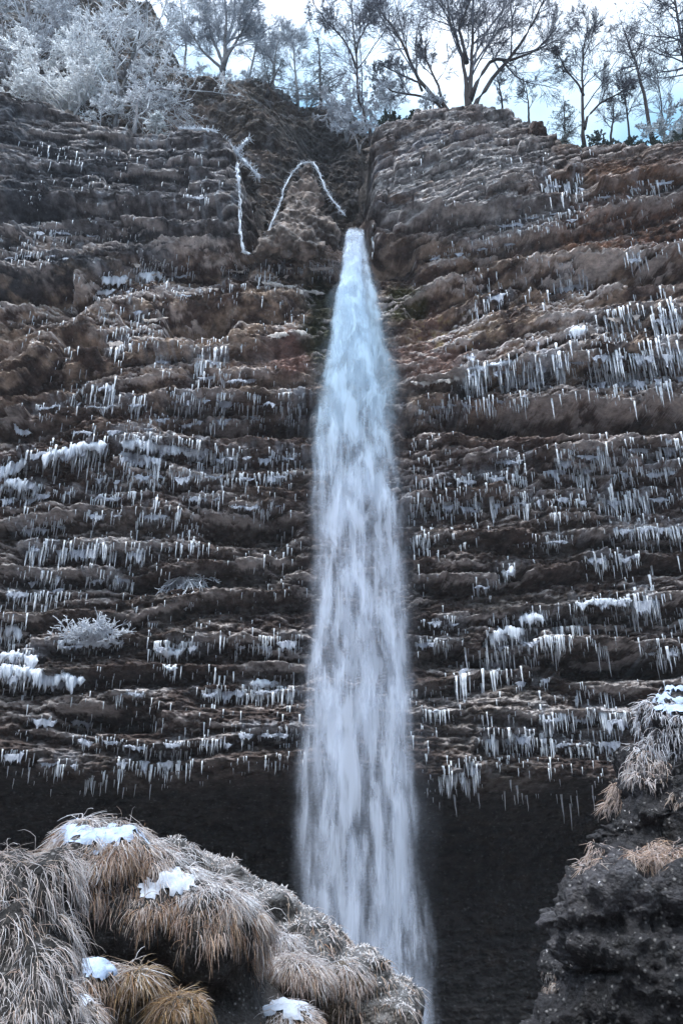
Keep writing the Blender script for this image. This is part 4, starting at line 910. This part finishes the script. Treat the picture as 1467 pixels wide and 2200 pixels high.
def snow_patch(V, F, N, cx, cy, rx, ry, thick, label, seed, tone=(.50, .55, .65)):
    q = pblob(V, cx, cy, rx, ry) + .75 * fbm(V[:, 0] * 13, V[:, 1] * 13, V[:, 2] * 13, oct=3, seed=seed)
    q = q + 1.6 * np.clip(.5 - N[:, 2], 0, 1) + 3 * ((N[:, 1] > .55) & (N[:, 2] < .4))
    m = q < 1.05
    fm = m[F].all(1)
    if fm.sum() < 4: return
    lab = np.arange(len(V)); FF = F[fm]
    for _ in range(400):                                   # keep the one connected patch
        mn = lab[FF].min(1); new = lab.copy()
        for q_ in range(4): np.minimum.at(new, FF[:, q_], mn)
        if (new == lab).all(): break
        lab = new
    big_ = np.bincount(lab[FF[:, 0]], weights=np.clip((N[FF[:, 0]] * nrm(CAM - V[FF[:, 0]])).sum(1), 0, 1)).argmax(); fm[np.where(fm)[0][lab[FF[:, 0]] != big_]] = False
    ids = np.unique(F[fm]); mp = np.full(len(V), -1); mp[ids] = np.arange(len(ids))
    h = thick * .6 * sstep(1.05, .3, q[ids])
    P = V[ids] + N[ids] * (h * .5)[:, None] + np.array([0, 0, 1]) * (h * .35)[:, None] - N[ids] * .012 + np.array([0, 0, 1]) * (.12 * thick * noise(V[ids, 0] * 22, V[ids, 1] * 22, V[ids, 2] * 22, seed=seed))[:, None] + N[ids] * .018
    o = mesh_obj('snow_patch', P, mp[F[fm]], M['snow'], col=np.tile(np.array([tone]), (len(ids), 1)))
    tag(o, label, 'snow')
rg = np.random.default_rng(5)
dark = rock_tone((.020, .018, .018), (.065, .056, .052), 3)
# main boulder, with a grassy back and a dark undercut belly
e1 = [(at(215, 1890, 7.3), (.52, .55, .40), (0, 10, 0)), (at(330, 1960, 7.4), (.62, .6, .42), (0, 18, 0)), (at(440, 2000, 7.3), (.40, .5, .38), (0, 20, 0)), (at(170, 1960, 7.5), (.45, .5, .45), (0, 0, 0)), (at(330, 2120, 7.7), (.75, .5, .5), (0, 0, 0)), (at(480, 2110, 7.6), (.32, .4, .42), (0, 0, 0)), (at(300, 2250, 7.7), (1.2, .8, .6), (0, 0, 0)), (at(300, 2700, 7.8), (1.6, 1.2, 2.0), (0, 0, 0))]
b1, V1, F1, N1 = lump('boulder', e1, .028, M['conglomerate'], dark, ((1.1, .10), (3.2, .05), (9, .022)), seed=900)
tag(b1, 'big dark boulder draped in straw grass, front of the left mound', 'boulder')
# ridge behind it running down to the right
e2 = [(at(390, 1880, 9.3), (.42, .5, .32), (0, 12, 0)), (at(470, 1930, 9.3), (.5, .5, .36), (0, 30, 0)), (at(570, 1990, 9.2), (.5, .55, .36), (0, 30, 0)), (at(680, 2060, 9.1), (.45, .55, .36), (0, 36, 0)), (at(760, 2130, 9.0), (.42, .55, .40), (0, 40, 0)), (at(820, 2200, 8.9), (.36, .5, .40), (0, 45, 0)), (at(640, 2160, 9.2), (.8, .6, .6), (0, 30, 0)), (at(560, 2400, 9.3), (1.7, 1.0, 1.3), (0, 10, 0)), (at(560, 2800, 9.3), (2.2, 1.3, 1.6), (0, 0, 0))]
b2, V2, F2, N2 = lump('boulder', e2, .032, M['conglomerate'], frosty((.03, .027, .026), (.09, .08, .075), (.42, .42, .44), .25, 6), ((1.1, .10), (3.2, .06), (9, .025)), seed=930)
tag(b2, 'icy boulder ridge sloping down to the right in front of the water', 'boulder')
# near rock at the left edge
e3 = [(at(20, 1905, 4.6), (.20, .3, .17), (0, 10, 0)), (at(85, 1930, 4.7), (.13, .3, .24), (0, 20, 0)), (at(95, 2080, 4.7), (.10, .28, .34), (0, 0, 0)), (at(0, 2060, 4.5), (.22, .3, .25), (0, 0, 0)), (at(40, 2200, 4.4), (.21, .3, .36), (0, 0, 0)), (at(-60, 2200, 4.6), (.3, .4, .6), (0, 0, 0)), (at(20, 2700, 4.7), (.5, .6, 1.0), (0, 0, 0))]
b3, V3, F3, N3 = lump('boulder', e3, .018, M['conglomerate'], dark, ((2.2, .05), (6, .03), (15, .012)), seed=960)
tag(b3, 'near dark rock at the left edge half hidden by frosted grass', 'boulder')
# right outcrop
e4 = [(at(1470, 1570, 6.6), (.36, .5, .30), (0, -30, 0)), (at(1430, 1680, 6.6), (.42, .5, .26), (0, -25, 0)), (at(1400, 1760, 6.5), (.46, .5, .24), (0, -20, 0)), (at(1370, 1850, 6.4), (.50, .5, .22), (0, -30, 0)), (at(1325, 1950, 6.3), (.55, .55, .30), (0, -10, 0)), (at(1352, 2080, 6.2), (.58, .55, .42), (0, 0, 0)), (at(1352, 2200, 6.2), (.56, .55, .4), (0, 0, 0)), (at(1520, 1800, 6.9), (.7, .9, .9), (0, 0, 0)), (at(1480, 2100, 6.8), (.9, .9, .9), (0, 0, 0)), (at(1420, 2700, 6.6), (1.0, 1.0, 1.6), (0, 0, 0))]
b4, V4, F4, N4 = lump('boulder', e4, .017, M['conglomerate'], rock_tone((.016, .015, .018), (.065, .062, .070), 9), ((1.4, .14), (4, .075), (10, .028), (30, .016)), seed=990, ridged=((1.6, .10), (5, .06), (14, .03)))
tag(b4, 'black pebbly conglomerate outcrop filling the lower right corner', 'boulder')

SNOWS = [(205, 1800, 95, 26), (362, 1898, 88, 26), (200, 2085, 50, 32), (175, 2152, 34, 14), (605, 2172, 80, 26)]
def keep_off_snow(p, rng):
    k = np.ones(len(p), bool)
    for s in SNOWS: k &= ~((pblob(p, s[0], s[1] - s[3] * .7, s[2] * 1.05, s[3] * 1.6) < 1) & (rng.random(len(p)) < .55))
    return k
# straw mat on the main boulder
def mat_w(ctr, nn):
    x_, y_, _ = proj(ctr)
    lowlim = np.interp(x_, [60, 150, 280, 330, 430, 540, 570], [1960, 1985, 1985, 2030, 2080, 2080, 2050])
    return (.15 + sstep(-.3, .3, fbm(ctr[:, 0] * 5, ctr[:, 1] * 5, ctr[:, 2] * 5, oct=2, seed=62))) * sstep(-.25, .35, nn[:, 2]) * sstep(lowlim + 20, lowlim - 60, y_)
s1 = sample(V1, F1, N1, 32000, rg, mat_w); k = keep_off_snow(s1[0], rg); s1 = (s1[0][k], s1[1][k])
Q, rad = blades(*s1, rg, .21, .75, .0021, jit=.6, upb=-.2, wig=.22)
fa = .12 + .42 * sstep(.4, .95, s1[1][:, 2]) + .28 * sstep(.0, .6, fbm(s1[0][:, 0] * 4, s1[0][:, 2] * 4, s1[0][:, 1] * 4, seed=44))
tag(grass_mesh('grass', Q, rad, rg, fa), 'long dry straw grass hanging over the big left boulder', 'grass', kind='stuff')
# rimed grass on the ridge
def mat2(ctr, nn):
    return sstep(-.1, .5, nn[:, 2]) * sstep(-.3, .5, fbm(ctr[:, 0] * 2.2, ctr[:, 1] * 2.2, ctr[:, 2] * 2.2, seed=61) + .25)
s2 = sample(V2, F2, N2, 15000, rg, mat2); Q, rad = blades(*s2, rg, .15, .8, .0032, upb=-.1, wig=.2)
tag(grass_mesh('grass', Q, rad, rg, .20 + .35 * sstep(.3, .9, s2[1][:, 2])), 'rime-crusted grass mat along the boulder ridge', 'grass', kind='stuff')
s2b = sample(V2, F2, N2, 16000, rg, lambda c_, n_: sstep(.35, .8, n_[:, 2])); Q, rad = blades(*s2b, rg, .04, .12, .0052, n=4, jit=.7)
tag(grass_mesh('rime', Q, rad, rg, .55, straw=np.array([[.38, .33, .29], [.45, .42, .40], [.30, .25, .21]])), 'knobbly glassy rime crust on the crest of the boulder ridge', 'rime', kind='stuff')
# frosted grass on the near left rock
def mat3(ctr, nn):
    x_, y_, _ = proj(ctr)
    return sstep(-.2, .4, nn[:, 2]) * (1 - .8 * np.exp(-((x_ - 75) / 40.) ** 2 - ((y_ - 1960) / 70.) ** 2)) + .6 * sstep(20, -10, x_ - 110) * sstep(2000, 2080, y_)
s3 = sample(V3, F3, N3, 27000, rg, mat3); Q, rad = blades(*s3, rg, .17, .60, .0011, jit=.65, upb=-.1, wig=.22)
tag(grass_mesh('grass', Q, rad, rg, .45 + .2 * rg.random(len(Q)), straw=STRAW * 1.15), 'tangled frosted grass over the near left rock', 'grass', kind='stuff')
# single tussocks: centre px, depth, radii (m), blades, length, frost, label
TUS = [(190, 2125, 6.3, (.19, .2, .16), 900, .20, .10, 'straw tussock under a snow cap beside the near left rock'), (165, 2185, 5.8, (.13, .15, .10), 500, .16, .12, 'low straw tussock with a sliver of snow at the bottom left'),
       (285, 2130, 6.4, (.13, .15, .13), 800, .22, .06, 'olive-brown tussock below the overhang of the big boulder'), (385, 2180, 6.4, (.17, .16, .13), 1000, .22, .03, 'dark olive tussock at the bottom centre of the left mound'),
       (610, 2040, 8.5, (.17, .16, .13), 700, .20, .50, 'small frost-white tussock on the dark gap of the ridge'), (640, 2100, 8.1, (.28, .22, .15), 1500, .24, .28, 'rounded tussock with a frosted crown at the foot of the ridge'),
       (610, 2205, 7.6, (.30, .25, .16), 1300, .22, .25, 'straw tussock under a patch of snow at the bottom edge'), (735, 2120, 8.6, (.26, .22, .20), 1100, .20, .35, 'brown rimed tussock on the lower ridge close to the water'),
       (300, 1905, 8.6, (.2, .2, .12), 600, .2, .4, 'rimed tussock between the big boulder and the ridge')]
for cx, cy, Yt, rad_, nb, ln, fr, lb in TUS:
    o, Vt, Ft, Nt = lump('grass_tussock', [(at(cx, cy, Yt), rad_, (0, 0, 0)), (at(cx, cy, Yt) - np.array([0, 0, rad_[2]]), (rad_[0] * .8, rad_[1] * .8, rad_[2] * 1.4), (0, 0, 0))], .025, M['conglomerate'], rock_tone((.05, .038, .028), (.10, .075, .05), 3), ((4, .03),), seed=int(cx))
    s = sample(Vt, Ft, Nt, int(nb * 2), rg, lambda c_, n_: sstep(-.1, .4, n_[:, 2])); kk = keep_off_snow(s[0], rg); s = (s[0][kk], s[1][kk])
    Q, rad = blades(*s, rg, ln * .85, .7, .0022, jit=.6, upb=.0, wig=.2)
    st = STRAW * (np.array([.90, .93, .78]) if 'olive' in lb else 1.0)
    g = grass_mesh('blades', Q, rad, rg, fr + .3 * sstep(.6, 1, s[1][:, 2]) * (fr > .05), straw=st); g.parent = o
    tag(o, lb, 'grass tussock')
    if 'snow cap' in lb: snow_patch(Vt, Ft, Nt, *SNOWS[2], .06, 'blue-white snow cap on the tussock beside the near left rock', 71, (.40, .50, .68))
    if 'sliver' in lb: snow_patch(Vt, Ft, Nt, *SNOWS[3], .04, 'sliver of snow on the low tussock at the bottom left', 72)
    if 'patch of snow' in lb: snow_patch(Vt, Ft, Nt, *SNOWS[4], .05, 'ragged snow patch on the tussock at the bottom edge', 73)
snow_patch(V1, F1, N1, *SNOWS[0], .055, 'bluish snow patch on the crest of the big left boulder', 74, (.40, .50, .68))
snow_patch(V1, F1, N1, *SNOWS[1], .055, 'white snow patch halfway down the big grassy boulder', 75)
# tufts on the right outcrop
TU4 = [(1430, 1560, 100, 66, 2200, .17, .8, 'large frost-white grass tuft on top of the right outcrop', (.75, .80, .90)), (1385, 1645, 50, 36, 800, .17, .6, 'hanging frosted tuft just below the large white one', (.74, .74, .79)), (1305, 1712, 38, 36, 350, .18, .5, 'pinkish frosted tuft at the upper left ledge of the right outcrop', (.70, .64, .64)),
       (1255, 1832, 45, 34, 420, .16, .5, 'small frosted tuft on the left shoulder of the right outcrop', (.66, .62, .64)), (1405, 1835, 50, 26, 700, .20, .42, 'tan grass tuft hanging in the middle of the right outcrop', (.68, .62, .62)), (1175, 2110, 22, 26, 120, .09, .5, 'tiny icy tuft low on the left side of the outcrop', (.6, .6, .62)), (1450, 1716, 17, 15, 90, .09, .5, 'small icy tuft at the right edge of the outcrop', (.6, .58, .58))]
for cx, cy, rx, ry, nb, ln, fr, lb, fc in TU4:
    s = sample(V4, F4, N4, int(nb * 2.2), rg, lambda c_, n_: (pblob(c_, cx, cy, rx, ry) < 1) * (n_[:, 1] < .5) * sstep(-.4, .5, n_[:, 2] + .1))
    if s is None: continue
    Q, rad = blades(*s, rg, ln * .72, .7, .0021, jit=.6, upb=0, wig=.24)
    tag(grass_mesh('grass_tuft', Q, rad, rg, fr, frost=fc, straw=STRAW * 1.1), lb, 'grass tuft', 'tufts on the right outcrop')
snow_patch(V4, F4, N4, 1455, 1520, 50, 45, .05, 'bluish snow under the large tuft on the right outcrop', 76, (.40, .50, .68))
# icy rime crumbs clinging to the outcrop
s = sample(V4, F4, N4, 1400, rg, lambda c_, n_: sstep(.2, .8, fbm(c_[:, 0] * 3, c_[:, 1] * 3, c_[:, 2] * 3, seed=88) + .1) * sstep(-.3, .5, n_[:, 2]))
Q, rad = blades(*s, rg, .022, .1, .006, n=3, jit=.8)
tag(grass_mesh('rime', Q, rad, rg, .35, straw=np.array([[.30, .30, .32], [.2, .2, .21]])), 'specks of rime scattered over the dark right outcrop', 'rime', kind='stuff')

# thin cold air between the camera and the wall
hv = []
for zz in (-12.0, 130.0):
    for xx, yy in ((-440, -440), (440, -440), (440, 540), (-440, 540)): hv.append((xx, yy, zz))
hm = bpy.data.materials.new('haze'); hm.use_nodes = True; ht = hm.node_tree; ht.nodes.clear()
ho = nd(ht, 'ShaderNodeOutputMaterial'); hp = nd(ht, 'ShaderNodeVolumePrincipled'); hp.inputs['Color'].default_value = (.80, .88, 1.0, 1); hp.inputs['Density'].default_value = .00038
ht.links.new(hp.outputs[0], ho.inputs['Volume'])
hz = mesh_obj('haze', np.array(hv), np.array([[3, 2, 1, 0], [4, 5, 6, 7], [0, 1, 5, 4], [1, 2, 6, 5], [2, 3, 7, 6], [3, 0, 4, 7]]), hm, smooth=False)
tag(hz, kind='stuff')
